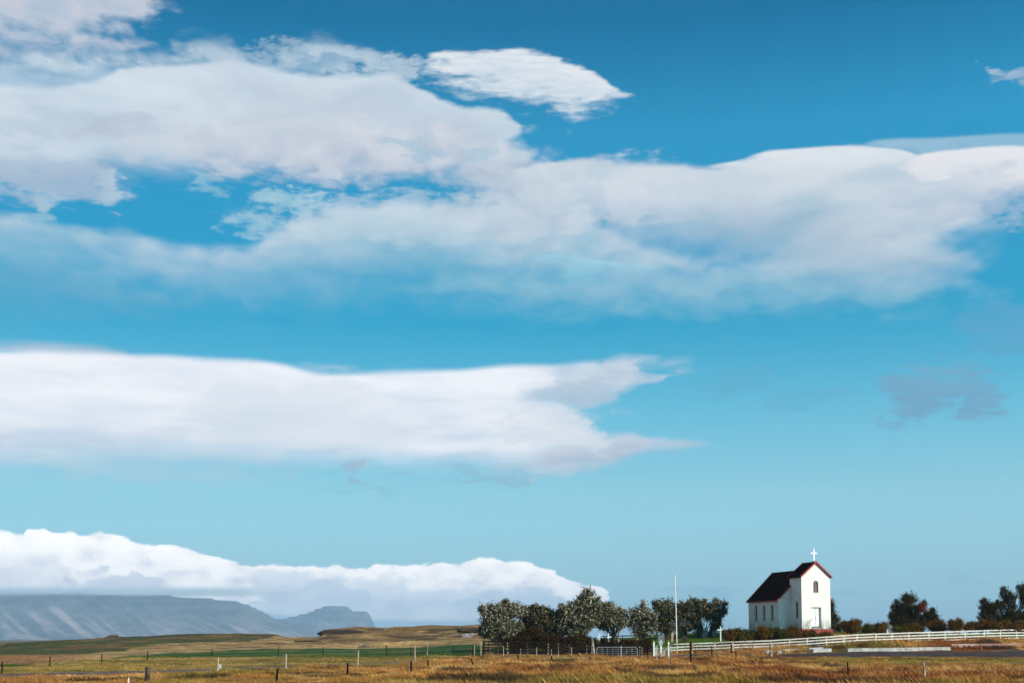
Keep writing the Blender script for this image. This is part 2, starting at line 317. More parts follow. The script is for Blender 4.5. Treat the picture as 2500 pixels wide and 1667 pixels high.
class MB:
    def __init__(s): s.v = []; s.f = []
    def add(s, vs, fs):
        n = len(s.v); s.v += [tuple(v) for v in vs]; s.f += [tuple(i + n for i in f) for f in fs]; return s
    def box(s, c, d, rz=0.0, rx=0.0, ry=0.0):
        m = Matrix.Translation(Vector(c)) @ Matrix.Rotation(rz, 4, 'Z') @ Matrix.Rotation(ry, 4, 'Y') @ Matrix.Rotation(rx, 4, 'X')
        vs = [m @ Vector((x * d[0] / 2, y * d[1] / 2, z * d[2] / 2)) for x in (-1, 1) for y in (-1, 1) for z in (-1, 1)]
        return s.add(vs, [(0, 1, 3, 2), (4, 6, 7, 5), (0, 4, 5, 1), (2, 3, 7, 6), (0, 2, 6, 4), (1, 5, 7, 3)])
    def bar(s, a, b, w, h):
        """rectangular bar from a to b: w horizontal thickness, h vertical height"""
        a, b = Vector(a), Vector(b); t = (b - a).normalized()
        side = t.cross(Vector((0, 0, 1)))
        if side.length < 1e-3: side = Vector((1, 0, 0))
        side.normalize(); up = side.cross(t).normalized()
        vs = [p + side * (i * w / 2) + up * (j * h / 2) for p in (a, b) for i, j in ((-1, -1), (1, -1), (1, 1), (-1, 1))]
        return s.add(vs, [(0, 1, 2, 3), (7, 6, 5, 4), (0, 4, 5, 1), (1, 5, 6, 2), (2, 6, 7, 3), (3, 7, 4, 0)])
    def tube(s, pts, rad, n=6, cap=True):
        pts = [Vector(p) for p in pts]; rings = []; vs = []
        for i, p in enumerate(pts):
            t = (pts[min(i + 1, len(pts) - 1)] - pts[max(i - 1, 0)]).normalized()
            a = t.cross(Vector((0.13, 0.97, 0.2))).normalized(); b = t.cross(a)
            r = rad[i] if isinstance(rad, (list, tuple)) else rad
            for k in range(n):
                q = 2 * math.pi * k / n; vs.append(p + a * (math.cos(q) * r) + b * (math.sin(q) * r))
        fs = [(i * n + k, i * n + (k + 1) % n, (i + 1) * n + (k + 1) % n, (i + 1) * n + k) for i in range(len(pts) - 1) for k in range(n)]
        if cap: fs += [tuple(range(n))[::-1], tuple(range((len(pts) - 1) * n, len(pts) * n))]
        return s.add(vs, fs)
    def prism(s, prof, y0, y1):
        """profile in x,z extruded along y"""
        n = len(prof); vs = [(x, y0, z) for x, z in prof] + [(x, y1, z) for x, z in prof]
        return s.add(vs, [tuple(range(n)), tuple(range(2 * n - 1, n - 1, -1))] + [(i, i + n, (i + 1) % n + n, (i + 1) % n) for i in range(n)])
    def build(s, name, mat, parent=None, smooth=False):
        me = bpy.data.meshes.new(name); me.from_pydata(s.v, [], s.f); me.update()
        bm = bmesh.new(); bm.from_mesh(me); bmesh.ops.recalc_face_normals(bm, faces=bm.faces); bm.to_mesh(me); bm.free()
        if smooth:
            for p in me.polygons: p.use_smooth = True
        me.materials.append(mat)
        o = bpy.data.objects.new(name, me); COL.objects.link(o)
        if parent: o.parent = parent
        return o

# value noise in numpy
def _h(ix, iy, seed):
    n = (ix.astype(np.int64) * 374761393 + iy.astype(np.int64) * 668265263 + seed * 974711) & 0xffffffff
    n = ((n ^ (n >> 13)) * 1274126177) & 0xffffffff
    return ((n ^ (n >> 16)) & 0xffff) / 65535.0
def vn(x, y, seed=0):
    x = np.asarray(x, float); y = np.asarray(y, float)
    ix = np.floor(x); iy = np.floor(y); fx = x - ix; fy = y - iy
    fx = fx * fx * (3 - 2 * fx); fy = fy * fy * (3 - 2 * fy)
    a = _h(ix, iy, seed); b = _h(ix + 1, iy, seed); c = _h(ix, iy + 1, seed); d = _h(ix + 1, iy + 1, seed)
    return (a * (1 - fx) + b * fx) * (1 - fy) + (c * (1 - fx) + d * fx) * fy
def fbm(x, y, oct=4, seed=0, g=0.5):
    s = 0; a = 1; t = 0
    for i in range(oct):
        s = s + a * vn(x * 2 ** i + 17.3 * i, y * 2 ** i + 9.1 * i, seed + i); t += a; a *= g
    return s / t

# ------------------------------------------------------------------ materials
def mat(name, base=(.5, .5, .5), rough=.8, var=0.25, scale=3.0, base2=None, bump=0.0, attr=False, spec=.3, metal=0.0, trans=0.0, stretch=(1, 1, 1), lo=.35, hi=.65, detail=5):
    m = bpy.data.materials.new(name); m.use_nodes = True; nt = m.node_tree; nt.nodes.clear()
    out = nt.nodes.new('ShaderNodeOutputMaterial'); b = nt.nodes.new('ShaderNodeBsdfPrincipled')
    b.inputs['Roughness'].default_value = rough; b.inputs['Metallic'].default_value = metal
    b.inputs['Specular IOR Level'].default_value = spec
    tcn = nt.nodes.new('ShaderNodeTexCoord'); mp = nt.nodes.new('ShaderNodeMapping'); nt.links.new(tcn.outputs['Object'], mp.inputs[0])
    mp.inputs['Scale'].default_value = stretch
    nz = nt.nodes.new('ShaderNodeTexNoise'); nz.inputs['Scale'].default_value = scale; nz.inputs['Detail'].default_value = detail; nt.links.new(mp.outputs[0], nz.inputs['Vector'])
    mr = nt.nodes.new('ShaderNodeMapRange'); nt.links.new(nz.outputs[0], mr.inputs[0]); mr.inputs[1].default_value = lo; mr.inputs[2].default_value = hi
    mx = nt.nodes.new('ShaderNodeMix'); mx.data_type = 'RGBA'
    if attr:
        at = nt.nodes.new('ShaderNodeVertexColor'); at.layer_name = 'Col'
        mx.blend_type = 'MULTIPLY'; mx.inputs[0].default_value = 1.0
        cm = nt.nodes.new('ShaderNodeCombineColor')
        mr.inputs[3].default_value = 1 - var; mr.inputs[4].default_value = 1 + var
        for i in range(3): nt.links.new(mr.outputs[0], cm.inputs[i])
        nt.links.new(at.outputs[0], mx.inputs[6]); nt.links.new(cm.outputs[0], mx.inputs[7])
    else:
        b2 = base2 or tuple(c * (1 - var) for c in base)
        nt.links.new(mr.outputs[0], mx.inputs[0]); mx.inputs[6].default_value = (*base, 1); mx.inputs[7].default_value = (*b2, 1)
    nt.links.new(mx.outputs[2], b.inputs['Base Color'])
    if bump:
        bp = nt.nodes.new('ShaderNodeBump'); bp.inputs['Strength'].default_value = 1.0; bp.inputs['Distance'].default_value = bump
        nt.links.new(nz.outputs[0], bp.inputs['Height']); nt.links.new(bp.outputs[0], b.inputs['Normal'])
    if trans:
        tr = nt.nodes.new('ShaderNodeBsdfTranslucent'); nt.links.new(mx.outputs[2], tr.inputs[0])
        ms = nt.nodes.new('ShaderNodeMixShader'); ms.inputs[0].default_value = trans
        nt.links.new(b.outputs[0], ms.inputs[1]); nt.links.new(tr.outputs[0], ms.inputs[2]); nt.links.new(ms.outputs[0], out.inputs[0])
    else: nt.links.new(b.outputs[0], out.inputs[0])
    m['x'] = 1
    return m
def leaf_mat(name, under=(.45, .44, .36), f=.75, trans=.12, rough=.8):
    """leaf tops take the leaf colour, undersides are the pale felted green of a willow"""
    m = bpy.data.materials.new(name); m.use_nodes = True; nt = m.node_tree; nt.nodes.clear()
    out = nt.nodes.new('ShaderNodeOutputMaterial'); b = nt.nodes.new('ShaderNodeBsdfPrincipled'); b.inputs['Roughness'].default_value = rough
    b.inputs['Specular IOR Level'].default_value = .04
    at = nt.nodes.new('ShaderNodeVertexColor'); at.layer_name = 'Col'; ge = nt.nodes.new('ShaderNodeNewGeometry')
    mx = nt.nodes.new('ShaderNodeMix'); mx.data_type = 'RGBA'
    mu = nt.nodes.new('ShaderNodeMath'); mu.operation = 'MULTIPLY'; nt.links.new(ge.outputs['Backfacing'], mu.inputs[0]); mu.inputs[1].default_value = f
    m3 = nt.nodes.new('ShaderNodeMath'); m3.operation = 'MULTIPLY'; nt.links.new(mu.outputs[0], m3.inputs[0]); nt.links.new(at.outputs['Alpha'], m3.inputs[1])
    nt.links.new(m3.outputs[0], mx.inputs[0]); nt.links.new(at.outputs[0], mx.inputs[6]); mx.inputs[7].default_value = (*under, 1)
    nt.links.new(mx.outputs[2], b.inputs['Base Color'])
    tr = nt.nodes.new('ShaderNodeBsdfTranslucent'); nt.links.new(at.outputs[0], tr.inputs[0])
    ms = nt.nodes.new('ShaderNodeMixShader'); ms.inputs[0].default_value = trans
    nt.links.new(b.outputs[0], ms.inputs[1]); nt.links.new(tr.outputs[0], ms.inputs[2]); nt.links.new(ms.outputs[0], out.inputs[0])
    return m

M_GROUND = mat('ground', attr=True, var=.38, scale=1.1, rough=.95, spec=.1, stretch=(1, .55, 1), detail=8, bump=.12, lo=.33, hi=.67)
M_GRASS = mat('dry_grass', attr=True, var=.25, scale=.6, rough=.8, spec=.15, trans=.35)
def wall_mat():
    m = mat('limewash', (.81, .77, .70), .85, base2=(.68, .65, .58), scale=1.1, lo=.48, hi=.72, bump=.004, detail=8, stretch=(1, 1, .6), spec=.1)
    nt = m.node_tree; b = [n for n in nt.nodes if n.type == 'BSDF_PRINCIPLED'][0]; src = b.inputs['Base Color'].links[0].from_socket
    tc_ = nt.nodes.new('ShaderNodeTexCoord'); sp_ = nt.nodes.new('ShaderNodeSeparateXYZ'); nt.links.new(tc_.outputs['Object'], sp_.inputs[0])
    def noise(sc, st, lo, hi):
        mp = nt.nodes.new('ShaderNodeMapping'); mp.inputs['Scale'].default_value = st; nt.links.new(tc_.outputs['Object'], mp.inputs[0])
        n = nt.nodes.new('ShaderNodeTexNoise'); n.inputs['Scale'].default_value = sc; n.inputs['Detail'].default_value = 6; nt.links.new(mp.outputs[0], n.inputs[0])
        r = nt.nodes.new('ShaderNodeMapRange'); nt.links.new(n.outputs[0], r.inputs[0]); r.inputs[1].default_value = lo; r.inputs[2].default_value = hi; return r.outputs[0]
    hz_ = nt.nodes.new('ShaderNodeMapRange'); nt.links.new(sp_.outputs[2], hz_.inputs[0]); hz_.inputs[1].default_value = 1.3; hz_.inputs[2].default_value = -.1
    mu_ = nt.nodes.new('ShaderNodeMath'); mu_.operation = 'MULTIPLY'; nt.links.new(hz_.outputs[0], mu_.inputs[0]); nt.links.new(noise(2.2, (1, 1, .22), .36, .60), mu_.inputs[1])
    a = nt.nodes.new('ShaderNodeMix'); a.data_type = 'RGBA'; nt.links.new(mu_.outputs[0], a.inputs[0]); nt.links.new(src, a.inputs[6]); a.inputs[7].default_value = (.22, .22, .17, 1)
    c2 = nt.nodes.new('ShaderNodeMix'); c2.data_type = 'RGBA'; nt.links.new(noise(7, (1, 1, .35), .66, .74), c2.inputs[0]); nt.links.new(a.outputs[2], c2.inputs[6]); c2.inputs[7].default_value = (.42, .40, .36, 1)
    nt.links.new(c2.outputs[2], b.inputs['Base Color']); return m
M_WALL = wall_mat()
M_ROOF = mat('dark_roof', (.015, .0028, .0025), .9, base2=(.024, .006, .005), scale=3, spec=.02)
M_RED = mat('red_paint', (.42, .03, .03), .6, base2=(.3, .025, .025), scale=6)
M_REDSTONE = mat('red_plinth', (.33, .07, .05), .85, base2=(.2, .04, .03), scale=4, bump=.01)
M_WHITE = mat('white_paint', (.8, .79, .76), .6, base2=(.6, .58, .52), scale=9, lo=.52, hi=.75)
M_WORN = mat('worn_white_paint', (.76, .71, .62), .8, base2=(.38, .29, .20), scale=5, lo=.53, hi=.68, detail=8)
M_CROSS = mat('bright_white', (.82, .82, .82), .5, base2=(.75, .75, .75))
M_GLASSD = mat('dark_glass', (.008, .009, .011), .25, spec=.5, var=.2)
M_PANE = mat('brown_pane', (.20, .13, .12), .35, base2=(.10, .06, .06), scale=7, spec=.5)
M_FRAME = mat('brown_frame', (.10, .035, .03), .7)
M_DWOOD = mat('dark_wood', (.010, .006, .004), .95, base2=(.022, .013, .008), scale=12, spec=.05)
M_TAN = mat('pale_wood', (.50, .41, .31), .85, base2=(.3, .22, .15), scale=14, stretch=(1, 1, .3))
M_GWOOD = mat('grey_wood', (.45, .42, .36), .85, base2=(.08, .06, .045), scale=10, stretch=(1, 1, .3), lo=.45, hi=.6)
M_STEEL = mat('galvanised', (.55, .57, .58), .4, metal=.6, var=.15)
M_WIRE = mat('wire', (.22, .22, .2), .5, metal=.4)
M_RUST = mat('rusty_steel', (.25, .10, .045), .85, base2=(.45, .32, .22), scale=8, lo=.5, hi=.7)
M_CONC = mat('concrete', (.50, .475, .45), .9, base2=(.27, .25, .235), scale=2.2, bump=.02, detail=8)
M_CONCR = mat('red_washed_concrete', (.38, .16, .11), .9, base2=(.55, .42, .38), scale=1.3, lo=.42, hi=.6, detail=8)
M_STONE = mat('grey_stone', (.20, .20, .21), .9, base2=(.11, .115, .11), scale=5, bump=.01)
M_STONEP = mat('pink_stone', (.5, .33, .27), .9, base2=(.36, .22, .18), scale=5)
M_BASALT = mat('basalt', (.05, .035, .03), .9, base2=(.03, .022, .018), scale=4, spec=.2)
M_ROCK = mat('weathered_rock', (.34, .28, .27), .95, base2=(.14, .085, .045), scale=.8, lo=.4, hi=.6, bump=.15, detail=8)
M_LEDGE = mat('turfed_ledge', (.10, .06, .028), .95, base2=(.025, .017, .011), scale=.5, bump=.25, detail=8, stretch=(.5, .5, 2.5))
M_BARK = mat('bark', (.12, .095, .075), .95, base2=(.05, .038, .028), scale=9, bump=.01)
M_WILLOW = leaf_mat('willow_leaves', (.80, .72, .52), .95)
M_WILLOW2 = leaf_mat('grey_willow_leaves', (.42, .37, .24), .8)
M_STUMP = mat('stump_wood', (.13, .085, .055), .95, base2=(.035, .022, .015), scale=9, stretch=(1, 1, .25), spec=.05)
M_LEAF = leaf_mat('dark_leaves', (.13, .10, .035), .4)
M_BUSH = leaf_mat('bush_leaves', (.22, .13, .04), .4)

# ------------------------------------------------------------------ ground heights: profiles along lines of sight of the terrain itself
PROF = [  # image column the profile was surveyed along, [(distance, image row of the ground there)]
 (-900, [(157, 1600), (230, 1593), (300, 1588), (420, 1586)]),
 (-200, [(157, 1600), (230, 1592), (300, 1584), (330, 1582)]),
 (0,    [(157, 1600), (230, 1590), (285, 1581), (300, 1578), (330, 1579)]),
 (20,   [(157, 1600), (230, 1589), (280, 1577), (300, 1570), (330, 1569)]),
 (135,  [(157, 1600), (230, 1587), (280, 1566), (300, 1562.5), (330, 1564)]),
 (300,  [(160, 1599), (215, 1588), (250, 1568), (300, 1554), (340, 1556)]),
 (480,  [(160, 1599), (215, 1585), (260, 1563), (300, 1546.5), (340, 1548)]),
 (600,  [(145, 1603), (215, 1583), (260, 1567), (300, 1546), (340, 1548)]),
 (670,  [(145, 1603), (215, 1582), (250, 1572), (300, 1547), (340, 1549)]),
 (702,  [(145, 1603), (215, 1582), (250, 1572), (300, 1555), (340, 1556)]),
 (780,  [(145, 1603), (215, 1582), (250, 1571), (296, 1554), (330, 1554), (360, 1556)]),
 (790,  [(145, 1603), (215, 1582), (250, 1571), (296, 1553), (302, 1540), (340, 1536), (400, 1539)]),
 (880,  [(145, 1603), (215, 1582), (250, 1568), (300, 1546), (340, 1531), (400, 1534)]),
 (1000, [(145, 1602), (210, 1580), (250, 1564), (300, 1543), (340, 1528), (400, 1531)]),
 (1160, [(145, 1600), (190, 1574), (230, 1562), (300, 1540), (340, 1525), (400, 1529)]),
 (1215, [(138, 1603), (146, 1597), (170, 1580), (230, 1565), (300, 1543), (340, 1532), (400, 1537)]),
 (1245, [(138, 1603), (147, 1596), (165, 1575), (230, 1570), (300, 1563), (340, 1562), (400, 1563)]),
 (1400, [(134, 1604), (147, 1597), (152, 1588), (158, 1573), (175, 1568), (200, 1566), (260, 1563), (400, 1564)]),
 (1500, [(134, 1605), (147, 1599), (152, 1586), (158, 1570), (175, 1560), (200, 1558), (260, 1560), (400, 1562)]),
 (1600, [(134, 1606), (144, 1602), (149, 1596), (154, 1575), (162, 1558), (180, 1549), (200, 1550), (260, 1556), (400, 1562)]),
 (1700, [(134, 1605), (144, 1600), (148, 1592), (152, 1570), (160, 1555), (172, 1545), (200, 1546), (260, 1555), (400, 1562)]),
 (1790, [(120, 1609), (138, 1599), (146, 1589), (150, 1567), (158, 1549), (170, 1543), (200, 1544), (260, 1554), (400, 1562)]),
 (1900, [(120, 1609), (136, 1600), (141, 1590), (145, 1582), (149, 1562), (155, 1545), (170, 1541), (200, 1543), (260, 1554), (400, 1562)]),
 (2030, [(120, 1607), (137, 1593), (141, 1589), (145, 1576), (149, 1548), (151, 1543), (175, 1542), (200, 1543), (260, 1554), (400, 1562)]),
 (2150, [(120, 1607), (137, 1590), (141, 1588), (145, 1571), (151, 1550), (160, 1543), (200, 1543), (260, 1554), (400, 1562)]),
 (2300, [(120, 1607), (137, 1590), (141, 1587), (146, 1566), (151, 1555), (160, 1546), (200, 1546), (260, 1554), (400, 1562)]),
 (2500, [(120, 1608), (137, 1588), (141, 1585), (148, 1562), (154, 1553), (165, 1546), (200, 1546), (260, 1554), (400, 1562)]),
 (3300, [(120, 1609), (137, 1590), (141, 1588), (150, 1562), (160, 1550), (200, 1550), (260, 1556), (400, 1562)]),
]
_pc = np.array([p[0] for p in PROF], float)
_pd = []
for c, l in PROF:
    d = [0, 60, 100] + [a for a, b in l] + [l[-1][0] * 1.8, 1400, 60000]
    z = [0, 0, 0] + [2 + a * tanel(b) for a, b in l] + [min(0, 2 + l[-1][0] * tanel(l[-1][1])) - .5, -2, -2]
    _pd.append((np.array(d, float), np.array(z, float)))
def pxs(X, Y):
    return 1250 + np.asarray(X) / np.maximum(np.asarray(Y), 1e-3) / CP * F
def zbase(X, Y):
    X = np.asarray(X, float); Y = np.asarray(Y, float); p = np.clip(pxs(X, Y), -899, 3299)
    shp = p.shape; p = p.ravel(); y = Y.ravel()
    k = np.clip(np.searchsorted(_pc, p) - 1, 0, len(_pc) - 2); t = (p - _pc[k]) / (_pc[k + 1] - _pc[k])
    t = np.where(_pc[k + 1] - _pc[k] > 40, t * t * (3 - 2 * t) * .5 + t * .5, t)
    za = np.zeros(len(p)); zb = np.zeros(len(p))
    for i, (d, z) in enumerate(_pd):
        m = k == i
        if m.any(): za[m] = np.interp(y[m], d, z)
        m = k + 1 == i
        if m.any(): zb[m] = np.interp(y[m], d, z)
    z = za * (1 - t) + zb * t
    z = np.where(y <= 1, 0, z)
    return z.reshape(shp)
TRK = np.array([(-900, 66, 3.2), (0, 73, 3.2), (300, 78, 3.4), (600, 89, 4.0), (850, 103, 4.0), (1000, 112, 3.2), (1100, 121, 2.2), (1300, 133, 1.6), (1450, 138, 2.4), (1650, 139, 2.4), (1800, 136, 1.8), (1880, 134, 2.4), (1960, 132.5, 5), (2100, 131, 7), (2500, 130.5, 7.5), (3300, 130, 8)], float)
def track(X, Y):
    p = pxs(X, Y); c = np.interp(p, TRK[:, 0], TRK[:, 1]); h = np.interp(p, TRK[:, 0], TRK[:, 2])
    return np.abs(Y - c) / h
def zg(X, Y):
    X = np.asarray(X, float); Y = np.asarray(Y, float)
    z = zbase(X, Y); p = pxs(X, Y)
    amp = np.clip((Y - 20) / 60, 0, 1) * np.clip((600 - Y) / 200, 0, 1)
    tr = np.clip(track(X, Y) - .9, 0, .6) / .6
    hum = (fbm(X * .35, Y * .28, 3, 3) - .5) * .30 * tr
    left = np.clip((1150 - p) / 80, 0, 1) * np.clip((Y - 205) / 30, 0, 1)
    hum2 = (fbm(X * .09, Y * .11, 4, 9) - .5) * 1.5 + (np.abs(fbm(X * .05, Y * .16, 3, 31) - .5)) * -1.6
    rough = np.clip((p - 760) / 60, 0, 1) * .8 + .25
    z = z + amp * (hum * np.where((Y > 141) & (p > 1190), .35, 1.0) + left * hum2 * rough)
    return z
def gz(x, y): return float(zg(np.array([x]), np.array([y]))[0])
def gp(px, Y, dz=0.0):
    x = (px - CX) / F * CP * Y
    return Vector((x, Y, gz(x, Y) + dz))

# colours of the ground cover
C_OCHRE = np.array((.34, .140, .034)); C_STRAW = np.array((.50, .275, .085)); C_RUST = np.array((.22, .060, .015)); C_OLIVE = np.array((.135, .115, .016)); C_GREEN = np.array((.036, .080, .002))
C_SOIL_AND_SHADE = np.array((.035, .02, .012)); C_TAN = np.array((.50, .285, .105)); C_HILLG = np.array((.080, .082, .018)); C_HILLB = np.array((.22, .115, .038)); C_GRAV = np.array((.16, .115, .105)); C_ASPH = np.array((.075, .048, .042))
def mixc(a, b, t):
    t = np.clip(t, 0, 1)[:, None]; return a * (1 - t) + b * t
def cover(X, Y):
    """base colour of turf and soil at a spot"""
    X = X.ravel(); Y = Y.ravel(); p = pxs(X, Y)
    n1 = fbm(X * .12, Y * .10, 4, 1); n2 = fbm(X * .45, Y * .25, 4, 2); n3 = fbm(X * .05, Y * .07, 3, 5); nw = (fbm(X * .03, Y * .03, 3, 6) - .5)
    st = fbm(X * .10, Y * .8, 3, 12)
    c = np.tile(C_OCHRE, (len(X), 1))
    c = mixc(c, C_STRAW, (n2 - .5) * 5)
    c = mixc(c, C_RUST, (n1 - .54) * 7 * np.clip((p - 900) / 500, .25, 1))
    c = mixc(c, C_OLIVE, np.clip((.36 - n3) * 8 + (st - .56) * 2, 0, .7))
    # left near field greener
    lf = np.clip((1100 - p) / 500, 0, 1)
    c = mixc(c, C_OLIVE * 1.25, lf * np.clip((n1 - .42) * 6, 0, .8))
    c = mixc(c, C_SOIL_AND_SHADE, np.clip((fbm(X * .3, Y * .16, 3, 22) - .56) * 10, 0, .85))
    # verge right of track: olive strip
    rg = np.clip((p - 1900) / 120, 0, 1) * np.clip((Y - 92) / 10, 0, 1) * np.clip((126 - Y) / 3, 0, 1)
    c = mixc(c, C_OLIVE * 1.5, rg * (.55 + (n2 - .5) * 2))
    # olive pasture beyond the left track, then green strip, tan field, hills
    g0 = np.clip((Y - (128 + nw * 30 + np.clip((620 - p) / 620, 0, 1) * -6)) / 4, 0, 1) * np.clip((1185 - p) / 30, 0, 1)
    ol = np.clip((track(X, Y) - .8) * 3, 0, 1) * (Y > np.interp(p, TRK[:, 0], TRK[:, 1])) * np.clip((1180 - p) / 100, 0, 1)
    c = mixc(c, np.array((.27, .19, .04)) + (st[:, None] - .5) * np.array((.4, .27, .08)), ol * .9)
    c = mixc(c, C_STRAW * .7, ol * np.clip((fbm(X * .10, Y * .35, 4, 51) - .50) * 8, 0, .8))
    c = mixc(c, C_OLIVE * .55, ol * np.clip((fbm(X * .22, Y * .5, 4, 52) - .54) * 9, 0, .75))
    edge = np.interp(p, [-900, 0, 100, 200, 330, 1200], [95, 95, 105, 118, 140, 142])
    grn = np.clip((Y - edge - nw * 10) / 3, 0, 1) * np.clip((1190 - p) / 12, 0, 1)
    c = mixc(c, mixc(np.tile(C_GREEN, (len(X), 1)), C_OLIVE, (n1 - .55) * 6), grn)
    tan0 = np.interp(p, [-900, 0, 130, 260, 330, 600, 800, 1100, 1200], [100, 101, 112, 130, 160, 205, 212, 200, 178])
    tn = np.clip((Y - tan0 - nw * 14) / 4, 0, 1) * np.clip((1200 - p) / 12, 0, 1)
    tcol = mixc(mixc(np.tile(C_TAN, (len(X), 1)), C_HILLB, (st - .5) * 6), np.array((.26, .11, .06)), np.clip((230 - p) / 150, 0, .8))
    c = mixc(c, tcol, tn)
    ter = np.clip((fbm(X * .045, Y * .42, 4, 61, .6) - .52) * 9, 0, 1)
    c = mixc(c, C_SOIL_AND_SHADE * 3, tn * np.clip(ter * 1.4 - .4, 0, 1) * .6)
    # dull green hill at far left, brown hill right of it
    hg0 = np.interp(p, [-900, 0, 200, 350, 480, 600, 700], [165, 168, 178, 232, 250, 262, 300])
    hg = np.clip((Y - hg0 - nw * 20) / 3, 0, 1) * np.clip((705 - p) / 6, 0, 1)
    c = mixc(c, mixc(np.tile(C_HILLG, (len(X), 1)), C_HILLB, (n1 - .52) * 8), hg)
    c = mixc(c, C_SOIL_AND_SHADE * 1.5, hg * ter * .7)
    hb = np.clip((Y - 240) / 20, 0, 1) * np.clip((p - 760) / 30, 0, 1) * np.clip((1240 - p) / 8, 0, 1)
    c = mixc(c, C_HILLB, hb * np.clip((n1 - .38) * 4, 0, 1))
    c = mixc(c, C_SOIL_AND_SHADE * 1.6, hb * np.clip((fbm(X * .06, Y * .20, 4, 44) - .55) * 12, 0, .85))
    # rest to the right: churchyard turf and verge slope
    cy0 = np.interp(p, [1200, 1600, 1800, 2000, 2500], [147, 149, 149, 148, 152])
    cy = np.clip((Y - cy0) / 2, 0, 1) * np.clip((p - 1200) / 12, 0, 1)
    c = mixc(c, mixc(np.tile(C_GREEN * 1.7, (len(X), 1)), C_OLIVE, (n2 - .56) * 7), cy)
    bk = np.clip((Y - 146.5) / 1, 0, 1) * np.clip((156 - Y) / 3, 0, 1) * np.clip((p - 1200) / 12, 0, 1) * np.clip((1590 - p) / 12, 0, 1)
    c = mixc(c, C_SOIL_AND_SHADE * .8, bk * .95)  # hedge shadow behind the dark fence, painted into the bank's colour
    far = np.clip((Y - 420) / 50, 0, 1)
    c = mixc(c, C_HILLB * .8, far)
    # soil and gravel of the track, dark asphalt to the right
    t = track(X, Y)
    tm = np.clip((1.12 - t + (n2 - .5) * .9) * 3.5, 0, 1) * np.where(p < 1050, .75, 1) * (Y < 142)
    gcol = mixc(np.tile(C_GRAV, (len(X), 1)), C_ASPH, (p - 1750) / 120)
    c = mixc(c, gcol * (.8 + .4 * n2[:, None]), tm)
    return np.clip(c, .004, .7)

# ------------------------------------------------------------------ ground sheet
az = np.concatenate([np.linspace(-180, -30, 31)[:-1], np.linspace(-30, -23.5, 30)[:-1], np.linspace(-23.5, 23.5, 640), np.linspace(23.5, 30, 30)[1:], np.linspace(30, 180, 31)[1:]])
rr = np.concatenate([[0.5, 4, 10, 20, 32], np.linspace(42, 120, 110)[:-1], np.linspace(120, 165, 90)[:-1], np.linspace(165, 360, 150)[:-1], np.geomspace(360, 1500, 24)[:-1], np.geomspace(1500, 13600, 10)])
A, Rr = np.meshgrid(np.radians(az), rr)
GX = Rr * np.sin(A); GY = Rr * np.cos(A)
GZ = np.where(GY > 5, zg(GX, np.maximum(GY, 5)), 0.0)
GZ = np.where((np.abs(A) > R(29)), np.where(Rr > 1500, -2.0, GZ * np.clip((R(60) - np.abs(A)) / R(31), 0, 1)), GZ)
nr, na = A.shape
idx = np.arange(nr * na).reshape(nr, na)
Q = np.stack([idx[:-1, :-1], idx[:-1, 1:], idx[1:, 1:], idx[1:, :-1]], -1).reshape(-1, 4)[:, ::-1]
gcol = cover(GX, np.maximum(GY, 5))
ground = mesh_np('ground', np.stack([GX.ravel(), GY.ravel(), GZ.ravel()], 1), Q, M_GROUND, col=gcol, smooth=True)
tag(ground, kind='structure')

